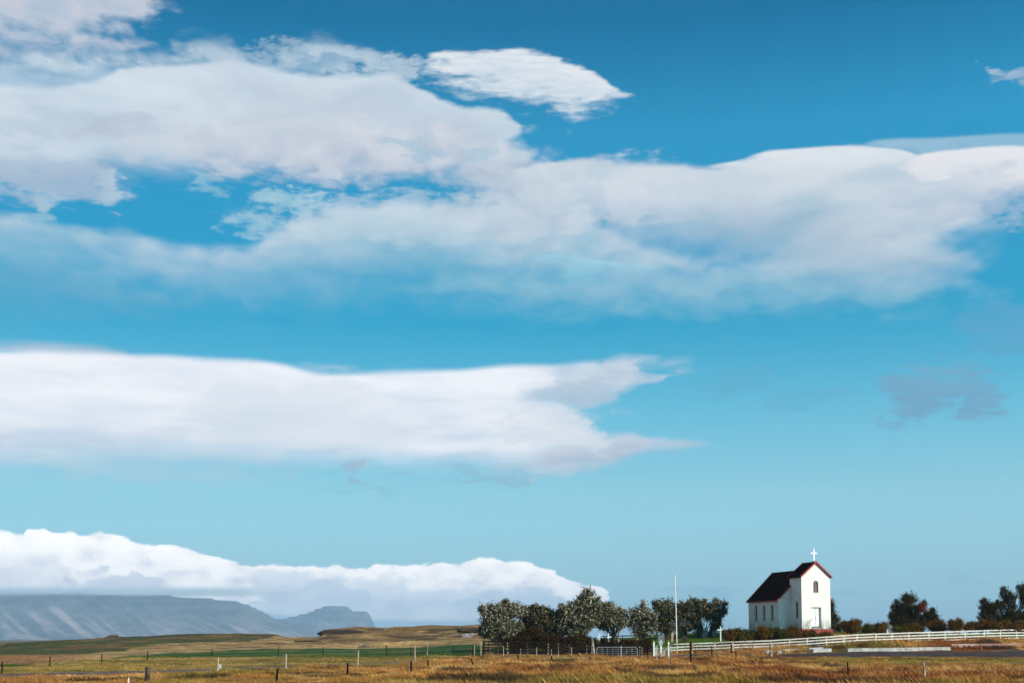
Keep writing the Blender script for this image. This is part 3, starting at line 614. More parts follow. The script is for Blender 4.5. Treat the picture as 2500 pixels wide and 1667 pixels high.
# ------------------------------------------------------------------ mountains
M_MTN = mat('mountain_rock', attr=True, var=.30, scale=.006, rough=.95, spec=.05, detail=9, stretch=(1, 1, .5))
def mountain(name, Yf, depth, prof, foot, seed, nx=520, ny=90, cliff=.62):
    """prof: (column, row) of the crest; slopes fall towards the viewer over `depth` metres"""
    px = np.array([a for a, b in prof], float); py = np.array([b for a, b in prof], float)
    xs = np.linspace(px[0], px[-1], nx); Yc = Yf + depth
    H = np.interp(xs, px, [2 + Yc * tanel(b) for b in py])
    X = (xs - CX) / F * CP * Yc
    t = np.linspace(-.25, 1, ny)                       # 0 crest, 1 foot, below zero the back
    TT, XX = np.meshgrid(t, X, indexing='ij'); HH = np.broadcast_to(H, XX.shape)
    q = 1 - np.clip(TT, 0, 1)
    f = np.where(q > .72, cliff + (q - .72) / .28 * (1 - cliff), cliff * (q / .72) ** 1.35)
    sh = XX - TT * 1500; w = np.abs(vn(sh * .0014, TT * .6, seed) - .5) * 2; w2 = np.abs(vn(sh * .0048, TT * 1.3, seed + 3) - .5) * 2; w3 = fbm(sh * .016, TT * 5, 4, seed + 5)
    env = np.clip(TT * 5, 0, 1) * np.clip((1 - TT) * 4, 0, 1)
    Z = HH * f + env * HH * ((w - .5) * .30 + (w2 - .5) * .17 + (w3 - .5) * .10) + (w3 - .5) * 12 * np.clip(TT * 9 + .5, .2, 1)
    stp = np.round(Z / 26) * 26; ck = np.clip((q - .66) * 8, 0, 1) * .7
    Z = Z * (1 - ck) + stp * ck
    Z = np.where(TT < 0, HH * (1 + TT * 1.5), Z)
    Z = np.maximum(Z, -6 + foot * 0)
    YY = Yc - TT * depth + (w - .5) * 300 * env
    i = np.arange(ny * nx).reshape(ny, nx)
    Qm = np.stack([i[:-1, :-1], i[:-1, 1:], i[1:, 1:], i[1:, :-1]], -1).reshape(-1, 4)
    stk = fbm(sh * .016, TT * 1.2, 5, seed + 9, .6); ban = fbm(XX * .004, Z * .05, 3, seed + 11)
    t1 = (np.clip((stk - .44) * 6, 0, 1) * np.clip((.80 - q) * 5, 0, 1)).ravel()
    cm_ = mixc(np.tile(np.array((.12, .10, .095)), (XX.size, 1)), np.array((.42, .30, .27)), t1)
    cm_ = mixc(cm_, np.array((.05, .045, .05)), (np.clip((q - .66) * 6, 0, 1) * np.clip((ban - .45) * 6, 0, 1)).ravel() * .7)
    o = mesh_np(name, np.stack([XX.ravel(), YY.ravel(), Z.ravel()], 1), Qm, M_MTN, smooth=True, col=cm_)
    return tag(o, kind='structure')
mountain('mountain', 8200, 2300, [(-900, 1444), (-300, 1444), (0, 1444), (60, 1445), (75, 1446), (130, 1447), (180, 1445), (230, 1448), (330, 1449), (400, 1452), (470, 1459), (560, 1464), (598, 1473), (612, 1480), (640, 1493), (666, 1508), (690, 1516), (740, 1530), (784, 1552), (820, 1562)], 0, 3)
mountain('mountain', 11500, 1700, [(620, 1530), (665, 1512), (689, 1510), (743, 1498), (778, 1484), (800, 1476.5), (828, 1477), (845, 1479), (860, 1490), (893, 1491), (903, 1500), (912, 1528), (935, 1558)], 0, 8, nx=220)
# ------------------------------------------------------------------ church
PHI = R(17.5)
CH0 = pt(1993.6, 1533.4, 150.0)
ch = empty('church', CH0, PHI)
tag(ch, 'small white church with dark red roof and a cross on its gabled tower', 'church')
TW, TD, TE, TA = 1.89, 2.66, 6.02, 7.62          # tower half width, depth, eave and apex of the wall
NW, N0, N1, NE_ = 3.45, 2.55, 10.0, 3.42          # nave half width, front, back, eave
NA = NE_ + NW * .985
tw = MB().prism([(-TW, -.05), (TW, -.05), (TW, TE - .05), (0, TA), (-TW, TE - .05)], 0, TD).build('tower_wall', M_WALL)
nv = MB().prism([(-NW, -.05), (NW, -.05), (NW, NE_), (0, NA), (-NW, NE_)], N0, N1).build('nave_wall', M_WALL)
def cut(o, mb):
    c = mb.build('c', M_WALL)
    md = o.modifiers.new('b', 'BOOLEAN'); md.object = c; md.operation = 'DIFFERENCE'; md.solver = 'EXACT'
    bpy.context.view_layer.update()
    dg = bpy.context.evaluated_depsgraph_get(); me = bpy.data.meshes.new_from_object(o.evaluated_get(dg))
    o.modifiers.clear(); o.data = me
    bpy.data.objects.remove(c)
def arch(w, z0, z1, n=8, k=1.0):
    """arched outline, half width w, from z0 to the crown z1"""
    zs = z1 - w * k
    return [(-w, z0), (w, z0)] + [(w * math.cos(math.pi * i / n), zs + w * k * math.sin(math.pi * i / n)) for i in range(0, n + 1)]
DX0, DX1 = -.66, .67
cut(tw, MB().prism([(DX0, 0.0), (DX1, 0.0), (DX1, 2.46), (DX0, 2.46)], -.2, .36))
FW = arch(.335, 4.16, 5.54)
cut(tw, MB().prism(FW, -.2, .12))
lan = arch(.23, 1.16, 3.2, 8, 1.6)
cut(tw, MB().add([(x, 1.12 - y, z) for x in (-2.2, -TW + .14) for y, z in lan],
   [tuple(range(len(lan))), tuple(range(2 * len(lan) - 1, len(lan) - 1, -1))] + [(i, i + len(lan), (i + 1) % len(lan) + len(lan), (i + 1) % len(lan)) for i in range(len(lan))]))
WY = [N0 + 1.62, N0 + 3.62, N0 + 5.6]
for y in WY: cut(nv, MB().box((-NW, y, 1.87), (.40, .80, 1.90)))
for o in (tw, nv): o.parent = ch
tw.name = 'tower_wall'; nv.name = 'nave_wall'
# door
dr = MB().box(((DX0 + DX1) / 2, .33, 1.33), (DX1 - DX0 - .10, .05, 2.18)).build('door', M_WHITE, ch)
pn = MB()
for sx in (-1, 1):
    for k in range(3): pn.box(((DX0 + DX1) / 2 + sx * .29, .292, .62 + k * .70), (.40, .03, .52))
pn.build('panel', M_WHITE, dr)
MB().box(((DX0 + DX1) / 2, .298, 1.33), (.022, .022, 2.18)).build('joint', M_TAN, dr)
MB().tube([(.09, .26, 1.25), (.09, .25, 1.12)], .018).build('handle', M_DWOOD, dr)
fr = MB()
for x in (DX0 + .025, DX1 - .025): fr.box((x, .30, 1.23), (.05, .10, 2.44))
fr.box(((DX0 + DX1) / 2, .30, 2.435), (1.23, .10, .05)); fr.build('door_frame', M_WHITE, ch)
MB().box(((DX0 + DX1) / 2, .17, .10), (1.2, .25, .20)).build('threshold', M_STONE, ch)
MB().tube([(-1.62, -.35, .28), (-.72, -.25, 1.02), (-.68, -.02, 1.05)], .022).tube([(-1.62, -.35, -.3), (-1.62, -.35, .28)], .022).build('handrail', M_DWOOD, ch)
# windows
wf = MB().prism(arch(.333, 4.162, 5.538), .075, .10).build('window', M_PANE, ch)
gb = MB()
for x in (-.11, .11): gb.box((x, .065, 4.80), (.03, .02, 1.26))
for z in (4.42, 4.70, 4.98, 5.24): gb.box((0, .060, z), (.62, .02, .03))
gb.build('glazing_bar', M_FRAME, wf)
fo = arch(.333, 4.162, 5.538, 12); fi = [(x * .82, 4.85 + (z - 4.85) * .90) for x, z in fo]
mf = MB(); n = len(fo)
mf.add([(x, .02, z) for x, z in fo] + [(x, .02, z) for x, z in fi] + [(x, .09, z) for x, z in fo] + [(x, .09, z) for x, z in fi],
       [(i, (i + 1) % n, (i + 1) % n + n, i + n) for i in range(n)] + [(i + n, (i + 1) % n + n, (i + 1) % n + 3 * n, i + 3 * n) for i in range(n)])
mf.build('frame', M_FRAME, wf)
MB().box((0, -.03, 4.12), (.78, .1, .06)).build('sill', M_WHITE, wf)
lw = MB().add([(-TW + .10, 1.12 - y, z) for y, z in lan], [tuple(range(len(lan)))]).build('window', M_GLASSD, ch)
b = MB().box((-TW + .09, 1.12, 2.1), (.02, .03, 1.85))
for z in (1.6, 2.0, 2.4, 2.8): b.box((-TW + .085, 1.12, z), (.02, .42, .025))
b.build('glazing_bar', M_DWOOD, lw)
for y in WY:
    wn = MB().box((-NW + .19, y, 1.87), (.02, .70, 1.84)).build('window', M_GLASSD, ch)
    f = MB()
    for s in (-1, 1): f.box((-NW + .17, y + s * .365, 1.87), (.05, .05, 1.84))
    for z in (.97, 2.77): f.box((-NW + .172, y, z), (.05, .57, .06))
    f.build('frame', M_WHITE, wn)
    g = MB().box((-NW + .176, y, 1.87), (.02, .05, 1.72))
    for z in (1.4, 1.87, 2.33): g.box((-NW + .172, y, z), (.02, .55, .035))
    g.build('glazing_bar', M_WHITE, wn)
    MB().box((-NW - .03, y, .91), (.16, .86, .07)).build('sill', M_WALL, wn)
# roofs
def roof(name, half, ez, az_, y0, y1, oh, th=.10):
    s = (az_ - ez) / half; x1 = half + oh; zl = ez - oh * s
    o = MB().prism([(-x1, zl + .02), (-x1, zl + .02 + th), (0, az_ + .02 + th * 1.25), (x1, zl + .02 + th), (x1, zl + .02), (0, az_ + .02)], y0, y1).build(name, M_ROOF, ch)
    return o, s, x1, zl
rt, s1, x1, zl1 = roof('tower_roof', TW, TE, TA, -.20, 2.85, .17)
rn, s2, x2, zl2 = roof('nave_roof', NW, NE_, NA, N0 - .12, N1 + .12, .22)
def barge(parent, y, half, zl, apex, h=.17):
    for sx in (-1, 1):
        a = [(sx * half, zl - .05), (sx * half, zl + h), (0, apex + h * 1.2), (0, apex - .03)]
        MB().prism(a if sx > 0 else a[::-1], y - .035, y).build('bargeboard', M_RED, parent)
barge(rt, -.203, x1 + .02, zl1, TA); barge(rn, N0 - .123, x2 + .02, zl2, NA, .16); barge(rt, 2.888, x1 + .02, zl1, TA); barge(rn, N1 + .158, x2 + .02, zl2, NA)
for sx in (-1, 1):
    MB().box((sx * (x2 + .03), (N0 + N1) / 2, zl2 + .05), (.03, N1 - N0 + .2, .12)).build('fascia', M_RED, rn)
    MB().box((sx * (x1 + .025), 1.32, zl1 + .06), (.03, 2.95, .10)).build('fascia', M_ROOF, rt)
MB().box((0, .32, TA + 0.93), (.165, .10, 1.42)).box((0, .32, TA + 1.14), (.88, .098, .17)).build('cross', M_CROSS, ch)
MB().box((0, .32, TA + .17), (.26, .2, .12)).build('cross_foot', M_STONE, ch)
# plinth and steps
MB().box((0, TD / 2 - .12, -.45), (2 * TW + .5, TD + .55, .80)).build('plinth', M_REDSTONE, ch)
MB().box((0, (N0 + N1) / 2, -.50), (2 * NW + .12, N1 - N0 + .1, .92)).build('footing', M_WALL, ch)
for k in range(3): MB().box((0.05, -.60 - .32 * k, -.26 - .17 * k), (1.9, .42, .42)).build('step', M_REDSTONE, ch)

# ------------------------------------------------------------------ leaves and wood
PAL = {
 'willow': [(.055, .050, .016), (.04, .038, .012), (.10, .07, .02), (.025, .025, .008)],
 'dark':   [(.018, .018, .004), (.032, .026, .006), (.085, .048, .010), (.010, .010, .003)],
 'olive':  [(.05, .045, .012), (.035, .032, .009), (.09, .062, .016), (.02, .02, .006)],
 'autumn': [(.20, .080, .014), (.11, .055, .012), (.04, .030, .006), (.28, .13, .02), (.02, .017, .005)],
 'rustdark': [(.045, .024, .006), (.02, .014, .004), (.010, .008, .003), (.09, .040, .008), (.01, .009, .003)],
 'green':  [(.045, .060, .008), (.09, .085, .012), (.17, .12, .02), (.02, .024, .005), (.012, .015, .004)],
 'red':    [(.26, .022, .010), (.14, .018, .008), (.24, .045, .012), (.03, .02, .006)],
}
def leaves(C, per, sig, ln, wd, pal, rng, wind=.5, pale=1.0):
    n = len(C) * per
    P = np.repeat(C, per, 0) + rng.normal(0, 1, (n, 3)) * np.array(sig)
    d = rng.normal(0, 1, (n, 3)) + np.array((-wind, 0, wind * .45)); d /= np.linalg.norm(d, axis=1, keepdims=True)
    u = rng.normal(0, 1, (n, 3)) + np.array((0, 0, .3)); s = np.cross(d, u); s /= np.linalg.norm(s, axis=1, keepdims=True) + 1e-6
    L = (ln * rng.uniform(.6, 1.3, (n, 1))); Wd = wd * rng.uniform(.7, 1.3, (n, 1))
    V = np.stack([P, P + d * L * .5 + s * Wd * .5, P + d * L, P + d * L * .5 - s * Wd * .5], 1).reshape(-1, 3)
    Q = np.arange(4 * n).reshape(-1, 4)
    pl = np.array(pal); col = pl[np.repeat(rng.integers(0, len(pl), len(C)), per)] * .5 + pl[rng.integers(0, len(pl), n)] * .5
    col = col * rng.uniform(.7, 1.35, (n, 1))
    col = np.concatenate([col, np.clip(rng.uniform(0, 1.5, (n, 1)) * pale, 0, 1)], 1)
    return V, Q, np.repeat(col, 4, 0)
def plant(name, label, cat, group, px, Y, lobes, pal='willow', lm=None, dens=1.0, per=18, ln=.18, wd=.078, seed=1, stems=3, crown='crown', wind=.5, extra=None, trunk_r=.09, limb=5, sink=0, wood='trunk', spread=.35, sigk=1.0):
    rng = np.random.default_rng(seed); rd = random.Random(seed)
    base = gp(px, Y, -.05 - sink)
    o = empty(name, base); tag(o, label, cat, group)
    k = Y / F; Vs, Qs, Cs = [], [], []; off = 0; wd_ = MB()
    bases = [Vector((rd.uniform(-spread, spread), rd.uniform(-.3, .3), 0)) for _ in range(stems)]
    allc = []
    L0 = len(lobes); cymin = min(l[1] for l in lobes); cymax = max(l[1] for l in lobes); lobes = list(lobes)
    if crown == 'crown':
        lobes = [(a_, b_, c_ * .9, d_ * .88) for a_, b_, c_, d_ in lobes]
        for (cx, cy, rx, ry) in list(lobes[:L0]):
            for _ in range(3):
                an = rd.uniform(-.3, 3.44); r_ = rd.uniform(.16, .36)
                lobes.append((cx + math.cos(an) * rx * .95, cy - math.sin(an) * ry * 1.05, max(3, rx * r_), max(3, ry * r_ * 1.3)))
    else:
        for (cx, cy, rx, ry) in list(lobes[:L0]):
            for _ in range(2):
                an = rd.uniform(.2, 2.94); r_ = rd.uniform(.25, .5); lobes.append((cx + math.cos(an) * rx, cy - math.sin(an) * ry * .95, max(2.5, rx * r_), max(2.5, ry * r_)))
    for li, (cx, cy, rx, ry) in enumerate(lobes):
        pale = float(np.clip(1.15 - 1.25 * (cy - cymin) / max(8, cymax - cymin), .5, 1)) if crown == 'crown' else .6  # crown's bright top and shaded lower lobes put into the leaf colour
        c = pt(cx, cy, Y + rd.uniform(-.6, .6) - (1.7 if extra and li in extra else 0)); a = rx * k; bz = ry * k; dd = min(max(a, .4), 1.3)
        n = max(5, int(dens * 40 * (a * bz) * 3.2 + 3))
        q = rng.normal(0, 1, (n, 3)); q /= np.linalg.norm(q, axis=1, keepdims=True); r = rng.uniform(0, 1, (n, 1)) ** .42
        # ragged outline: radius varies over direction
        rg = .78 + .45 * vn(q[:, 0] * 2.2 + 5 * li, q[:, 2] * 2.2 + q[:, 1] * 1.7 + seed, seed)[:, None]
        C = np.array(c) + q * r * rg * np.array((a, dd, bz))
        p = PAL[pal] if not (extra and li in extra) else PAL[extra[li]]
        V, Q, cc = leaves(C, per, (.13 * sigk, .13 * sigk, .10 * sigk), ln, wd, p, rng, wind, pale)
        Vs.append(V); Qs.append(Q + off); Cs.append(cc); off += len(V)
        if li < L0:        # leafy shoots sticking out of the crown
            ns = max(3, int(n * (.42 if crown == 'crown' else .30))); qq = q[rng.integers(0, n, ns)]
            e0 = np.array(c) + qq * np.array((a, dd, bz)) * .9; dr = qq * .8 + np.array((-.25 * wind, 0, .45)) + rng.normal(0, .35, (ns, 3))
            dr /= np.linalg.norm(dr, axis=1, keepdims=True); ls = rng.uniform(.2, .75, (ns, 1)) * (1 if crown == 'crown' else .7)
            PT_ = np.concatenate([e0 + dr * ls * t_ for t_ in (.15, .4, .65, .9, 1.0)])
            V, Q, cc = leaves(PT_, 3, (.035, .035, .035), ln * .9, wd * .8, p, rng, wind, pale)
            Vs.append(V); Qs.append(Q + off); Cs.append(cc); off += len(V)
        # a limb to this lobe and twigs to some of its clusters
        b0 = bases[li % max(1, stems)]; cb = Vector(c) - base
        mid = b0.lerp(cb, .5) + Vector((rd.uniform(-.25, .25), rd.uniform(-.2, .2), -.12 * cb.z * 0))
        r0 = trunk_r * rd.uniform(.6, 1)
        if stems:
            wd_.tube([b0, b0.lerp(mid, .5) + Vector((rd.uniform(-.08, .08), 0, 0)), mid, mid.lerp(cb, .5) + Vector((rd.uniform(-.15, .15), 0, .05)), cb], [r0, r0 * .85, r0 * .62, r0 * .42, r0 * .22], 6)
            for j in range(min(limb, n)):
                t = Vector(C[rng.integers(0, n)]) - base; st = mid.lerp(cb, rd.uniform(.1, .9))
                wd_.tube([st, st.lerp(t, .5) + Vector((rd.uniform(-.1, .1), 0, rd.uniform(-.02, .12))), t], [r0 * .33, r0 * .22, .008], 4)
    V = np.concatenate(Vs) - np.array(base)
    if stems: wd_.build(wood, M_BARK, o, smooth=True)
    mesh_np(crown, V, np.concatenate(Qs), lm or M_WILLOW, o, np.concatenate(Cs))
    return o
GT = 'windswept willows along the churchyard'
def T(label, px, Y, lobes, **k):
    k.setdefault('ln', .25); k.setdefault('wd', .125); k.setdefault('per', 13)
    return plant('tree', label, 'tree', GT, px, Y, lobes, **k)
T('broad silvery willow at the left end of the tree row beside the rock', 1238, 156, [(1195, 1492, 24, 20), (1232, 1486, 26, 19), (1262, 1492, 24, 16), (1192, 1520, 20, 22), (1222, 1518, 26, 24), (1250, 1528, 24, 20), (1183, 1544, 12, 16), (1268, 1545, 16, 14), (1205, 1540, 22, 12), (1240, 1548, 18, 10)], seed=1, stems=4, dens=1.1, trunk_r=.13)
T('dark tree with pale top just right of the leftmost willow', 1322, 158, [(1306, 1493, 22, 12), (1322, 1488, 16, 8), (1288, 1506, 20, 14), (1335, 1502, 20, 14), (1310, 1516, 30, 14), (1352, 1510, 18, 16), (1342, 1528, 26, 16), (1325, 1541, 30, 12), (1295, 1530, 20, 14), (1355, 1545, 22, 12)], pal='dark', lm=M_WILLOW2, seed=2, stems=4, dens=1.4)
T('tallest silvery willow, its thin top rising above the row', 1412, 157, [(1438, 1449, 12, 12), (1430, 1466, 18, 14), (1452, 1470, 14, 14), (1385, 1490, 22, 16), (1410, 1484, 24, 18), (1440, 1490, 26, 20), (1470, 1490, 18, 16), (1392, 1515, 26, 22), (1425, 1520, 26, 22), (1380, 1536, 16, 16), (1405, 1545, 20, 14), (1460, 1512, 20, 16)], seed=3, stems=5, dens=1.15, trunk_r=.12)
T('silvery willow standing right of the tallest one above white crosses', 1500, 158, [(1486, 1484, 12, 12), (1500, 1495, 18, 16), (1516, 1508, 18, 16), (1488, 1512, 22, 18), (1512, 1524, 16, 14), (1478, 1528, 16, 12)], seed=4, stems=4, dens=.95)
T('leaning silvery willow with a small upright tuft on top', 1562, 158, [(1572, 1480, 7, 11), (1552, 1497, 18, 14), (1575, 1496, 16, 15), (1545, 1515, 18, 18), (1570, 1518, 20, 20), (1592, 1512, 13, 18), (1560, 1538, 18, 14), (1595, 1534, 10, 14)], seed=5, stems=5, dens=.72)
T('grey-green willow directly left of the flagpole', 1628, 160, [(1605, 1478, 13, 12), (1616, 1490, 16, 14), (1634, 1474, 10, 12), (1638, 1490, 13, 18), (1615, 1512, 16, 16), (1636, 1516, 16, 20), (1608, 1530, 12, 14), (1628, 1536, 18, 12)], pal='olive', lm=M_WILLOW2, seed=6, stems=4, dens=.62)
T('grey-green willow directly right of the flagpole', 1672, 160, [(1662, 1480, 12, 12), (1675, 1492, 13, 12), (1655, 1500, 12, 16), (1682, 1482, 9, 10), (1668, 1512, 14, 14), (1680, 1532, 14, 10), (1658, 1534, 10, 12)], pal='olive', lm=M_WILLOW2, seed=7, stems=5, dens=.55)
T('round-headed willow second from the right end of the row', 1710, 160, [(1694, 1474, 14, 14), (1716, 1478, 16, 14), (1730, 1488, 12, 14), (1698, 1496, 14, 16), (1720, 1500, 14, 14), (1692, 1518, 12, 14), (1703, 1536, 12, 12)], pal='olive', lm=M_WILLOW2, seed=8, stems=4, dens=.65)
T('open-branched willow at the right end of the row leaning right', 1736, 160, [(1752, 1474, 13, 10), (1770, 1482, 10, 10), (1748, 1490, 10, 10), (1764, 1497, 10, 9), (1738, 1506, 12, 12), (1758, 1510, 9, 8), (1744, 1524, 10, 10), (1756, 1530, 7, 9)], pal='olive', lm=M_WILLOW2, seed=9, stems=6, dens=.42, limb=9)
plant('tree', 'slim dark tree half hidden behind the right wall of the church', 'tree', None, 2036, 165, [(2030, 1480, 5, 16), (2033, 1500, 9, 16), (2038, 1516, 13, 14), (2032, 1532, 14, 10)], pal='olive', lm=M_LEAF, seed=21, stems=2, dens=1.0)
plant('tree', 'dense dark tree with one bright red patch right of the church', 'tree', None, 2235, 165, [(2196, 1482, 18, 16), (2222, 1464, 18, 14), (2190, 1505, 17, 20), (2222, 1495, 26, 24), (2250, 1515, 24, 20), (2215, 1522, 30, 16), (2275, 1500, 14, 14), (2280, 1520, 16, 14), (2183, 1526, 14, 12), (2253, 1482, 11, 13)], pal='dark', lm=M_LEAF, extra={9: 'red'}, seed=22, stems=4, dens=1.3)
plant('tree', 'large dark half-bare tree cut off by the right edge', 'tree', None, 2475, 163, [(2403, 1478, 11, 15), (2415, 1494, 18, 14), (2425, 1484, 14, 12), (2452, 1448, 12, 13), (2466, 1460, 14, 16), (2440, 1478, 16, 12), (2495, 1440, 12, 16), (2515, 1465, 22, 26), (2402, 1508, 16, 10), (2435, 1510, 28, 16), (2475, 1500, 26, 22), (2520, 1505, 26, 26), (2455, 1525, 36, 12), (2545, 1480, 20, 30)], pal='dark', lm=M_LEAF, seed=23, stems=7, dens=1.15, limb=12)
GS = 'low shrubs along the churchyard edge'
def B(label, px, Y, lobes, pal='green', **k):
    if px < 1600: Y = 149.8 + (px % 7) * .12; k['dens'] = 2.4; pal = 'rustdark' if pal == 'autumn' else pal
    k.setdefault('dens', 1.6)
    k.setdefault('lm', M_BUSH)
    return plant('shrub', label, 'shrub', GS, px, Y, lobes, pal=pal, crown='foliage', wood='stem', trunk_r=.03, stems=k.pop('stems', 3), per=18, ln=.15, wd=.09, **k)
B('rust-brown shrub filling the gap under the dark tree left of centre', 1300, 153, [(1290, 1548, 18, 12), (1308, 1544, 14, 10), (1285, 1566, 18, 16), (1306, 1566, 18, 16)], 'autumn', seed=31)
B('brown hedge bush under the middle of the tree row, behind dark fence', 1345, 153, [(1330, 1560, 18, 9), (1355, 1560, 18, 9), (1340, 1574, 24, 12), (1362, 1576, 16, 12)], 'autumn', seed=32)
B('dark bush behind the dark fence under the leftmost willow', 1264, 153, [(1254, 1572, 14, 15), (1270, 1562, 14, 12), (1268, 1580, 16, 12)], 'dark', seed=33)
B('brown bush under the tallest willow behind the dark fence', 1400, 153, [(1385, 1563, 14, 10), (1408, 1566, 18, 11), (1392, 1580, 20, 10)], 'autumn', seed=34)
B('dark brown bush behind the leaning pale post', 1440, 153, [(1430, 1566, 16, 10), (1446, 1569, 10, 8), (1436, 1582, 20, 9)], 'autumn', seed=35)
B('reddish bush between the pair of white crosses', 1478, 154, [(1474.5, 1565, 6, 7), (1484, 1577, 14, 7), (1464, 1582, 12, 6)], 'autumn', seed=36)
B('low dark bush behind the steel gate', 1520, 153, [(1505, 1575, 14, 8), (1528, 1572, 16, 8), (1518, 1586, 22, 9)], 'autumn', seed=37)
B('brown bush behind the dark fence left of the picket gate', 1570, 153, [(1556, 1573, 14, 8), (1578, 1571, 13, 8), (1570, 1585, 22, 9)], 'autumn', seed=38)
hed = [(1785, 1553, 14, 12, 'autumn', 'orange-tipped shrub at the left end of the hedge before the church'),
       (1812, 1555, 15, 12, 'green', 'green shrub second from the left in the hedge before the church'),
       (1838, 1557, 14, 10, 'green', 'green shrub under the leftmost nave windows'),
       (1862, 1551, 12, 13, 'autumn', 'dark shrub under the third nave window'),
       (1888, 1552, 15, 13, 'green', 'bushy green shrub midway along the church side'),
       (1913, 1553, 12, 11, 'green', 'low green shrub left of the tower corner'),
       (1938, 1550, 10, 12, 'autumn', 'tall brown shrub growing at the foot of the tower'),
       (1962, 1554, 10, 9, 'autumn', 'brown shrub just left of the red church steps'),
       (1986, 1557, 8, 6, 'green', 'small shrub in front of the red church steps'),
       (2017, 1555, 11, 6, 'autumn', 'low brown shrub at the right corner of the red plinth')]
for i, (x, y, a, b_, pl_, lb) in enumerate(hed):
    y -= 5; B(lb, x, 147.6, [(x - a * .35, y, a * .9, b_), (x + a * .4, y + 2, a * .9, b_ * .95), (x, y + 8, a, b_ * .7)], pl_, seed=40 + i, dens=2.0)
rsh = [(2078, 1532, 18, 15, 150, 'autumn', 'round brown shrub behind the white fence right of the church'),
       (2052, 1537, 8, 8, 160, 'dark', 'small dark shrub right beside the church plinth'),
       (2118, 1538, 12, 9, 151, 'green', 'low shrub first from the left before the small headstone'),
       (2148, 1535, 14, 11, 151, 'autumn', 'low shrub just left of the small headstone'),
       (2200, 1541, 16, 7, 150, 'green', 'low shrub under the left side of the red patched tree'),
       (2232, 1538, 18, 9, 150, 'autumn', 'orange-leaved shrub under the red patched tree'),
       (2290, 1532, 18, 12, 151, 'autumn', 'dark shrub touching the right side of the red patched tree'),
       (2333, 1530, 15, 13, 149, 'autumn', 'round shrub hanging over the white fence in the gap'),
       (2370, 1533, 12, 9, 151, 'autumn', 'small shrub left of the big tree at the right edge'),
       (2396, 1532, 14, 11, 151, 'autumn', 'brown shrub under the left branches of the big right tree'),
       (2440, 1534, 24, 12, 150, 'autumn', 'wide brown shrub under the big right tree'),
       (2488, 1534, 24, 12, 150, 'autumn', 'brown shrub against the white fence at the right edge')]
for i, (x, y, a, b_, Y, pl_, lb) in enumerate(rsh):
    y -= 2; B(lb, x, Y, [(x - a * .4, y, a * .8, b_ * .9), (x + a * .4, y - 1, a * .8, b_ * 1.05), (x, y + 4, a, b_ * .8)], pl_, seed=60 + i, dens=1.8)

# ------------------------------------------------------------------ rocks
def rock(name, label, px, py, wpx, hpx, Y, mt=None, seed=1, flat=1.0, cat='rock', group=None, dep=1.0):
    bm = bmesh.new(); bmesh.ops.create_icosphere(bm, subdivisions=4, radius=1)
    k = Y / F; rn_ = random.Random(seed); o3 = Vector((rn_.uniform(0, 50), rn_.uniform(0, 50), 3))
    from mathutils import noise
    for v in bm.verts:
        c = v.co.copy(); q = Vector((c.x, c.y, c.z))
        q.z = math.copysign(abs(q.z) ** .6, q.z)
        d = 1 + .28 * noise.noise(c * 1.6 + o3) + .14 * noise.noise(c * 4 + o3) + .07 * noise.noise(Vector((c.x * 6, c.y * 6, c.z * 14)) + o3)
        d += .05 * abs(noise.noise(Vector((c.x * 9, c.y * 9, c.z * 3)) + o3))
        v.co = Vector((q.x * d * wpx * k / 2, q.y * d * max(wpx * k * .3, .8) * dep, q.z * d * hpx * k / 2))
    me = bpy.data.meshes.new(name); bm.to_mesh(me); bm.free()
    me.materials.append(mt or M_LEDGE)
    o = bpy.data.objects.new(name, me); COL.objects.link(o); o.location = pt(px, py, Y)
    return tag(o, label, cat, group)
GR = 'rock ledges on the brown hill'
rock('rock_ledge', 'long dark ledge forming the left cliff of the brown hill', 838, 1546, 118, 17, 303, M_BASALT, 3, group=GR, dep=.25)
rock('rock_ledge', 'short dark ledge right of the cliff on the skyline', 918, 1538, 44, 8, 325, M_LEDGE, 4, group=GR, dep=.3)
rock('rock_ledge', 'low brown ledge at the middle of the hillside', 935, 1551, 96, 8, 294, M_LEDGE, 5, group=GR, dep=.3)
rock('rock_ledge', 'small dark ledge right of the hilltop middle', 972, 1541, 26, 6, 318, M_LEDGE, 6, group=GR)
rock('rock_ledge', 'thin brown ledge on the tan slope at far left', 752, 1565, 60, 6, 262, M_LEDGE, 7, group=GR, dep=.3)
rock('rock_ledge', 'turf-topped dark ledge sitting above the pale outcrop', 1150, 1538, 76, 13, 272, M_LEDGE, 8, group=GR, dep=.4)
rock('rock_outcrop', 'pale pinkish outcrop with dark turf beside the leftmost willow', 1156, 1556, 62, 24, 250, M_ROCK, 9, dep=.5)
rock('rock_outcrop', 'long low brown outcrop ending dark on its left', 1062, 1564, 92, 13, 246, M_LEDGE, 10, dep=.4)
rock('rock_outcrop', 'low flat tan rock at the foot of the slope', 890, 1576, 30, 8, 226, M_ROCK, 15, dep=.4)
rock('boulder', 'grey boulder under the leftmost willow behind the dark fence', 1215, 1558, 20, 13, 175, M_ROCK, 12, cat='boulder')
rock('boulder', 'small pale boulder by the leftmost willow stem', 1234, 1561, 9, 8, 175, M_ROCK, 13, cat='boulder')
# turf hut on the far left skyline
hb0 = pt(274, 1559.5, 296); hut = empty('turf_hut', hb0, R(12)); tag(hut, 'small turf-roofed hut on the green skyline at left', 'hut')
MB().prism([(-1.7, -.5), (1.3, -.5), (1.2, .45), (-1.5, .3)], -1.2, 1.2).build('wall', M_STONE, hut)
MB().prism([(-1.9, .22), (1.45, .38), (1.0, 1.0), (-.6, .95)], -1.35, 1.35).build('roof', M_LEDGE, hut)

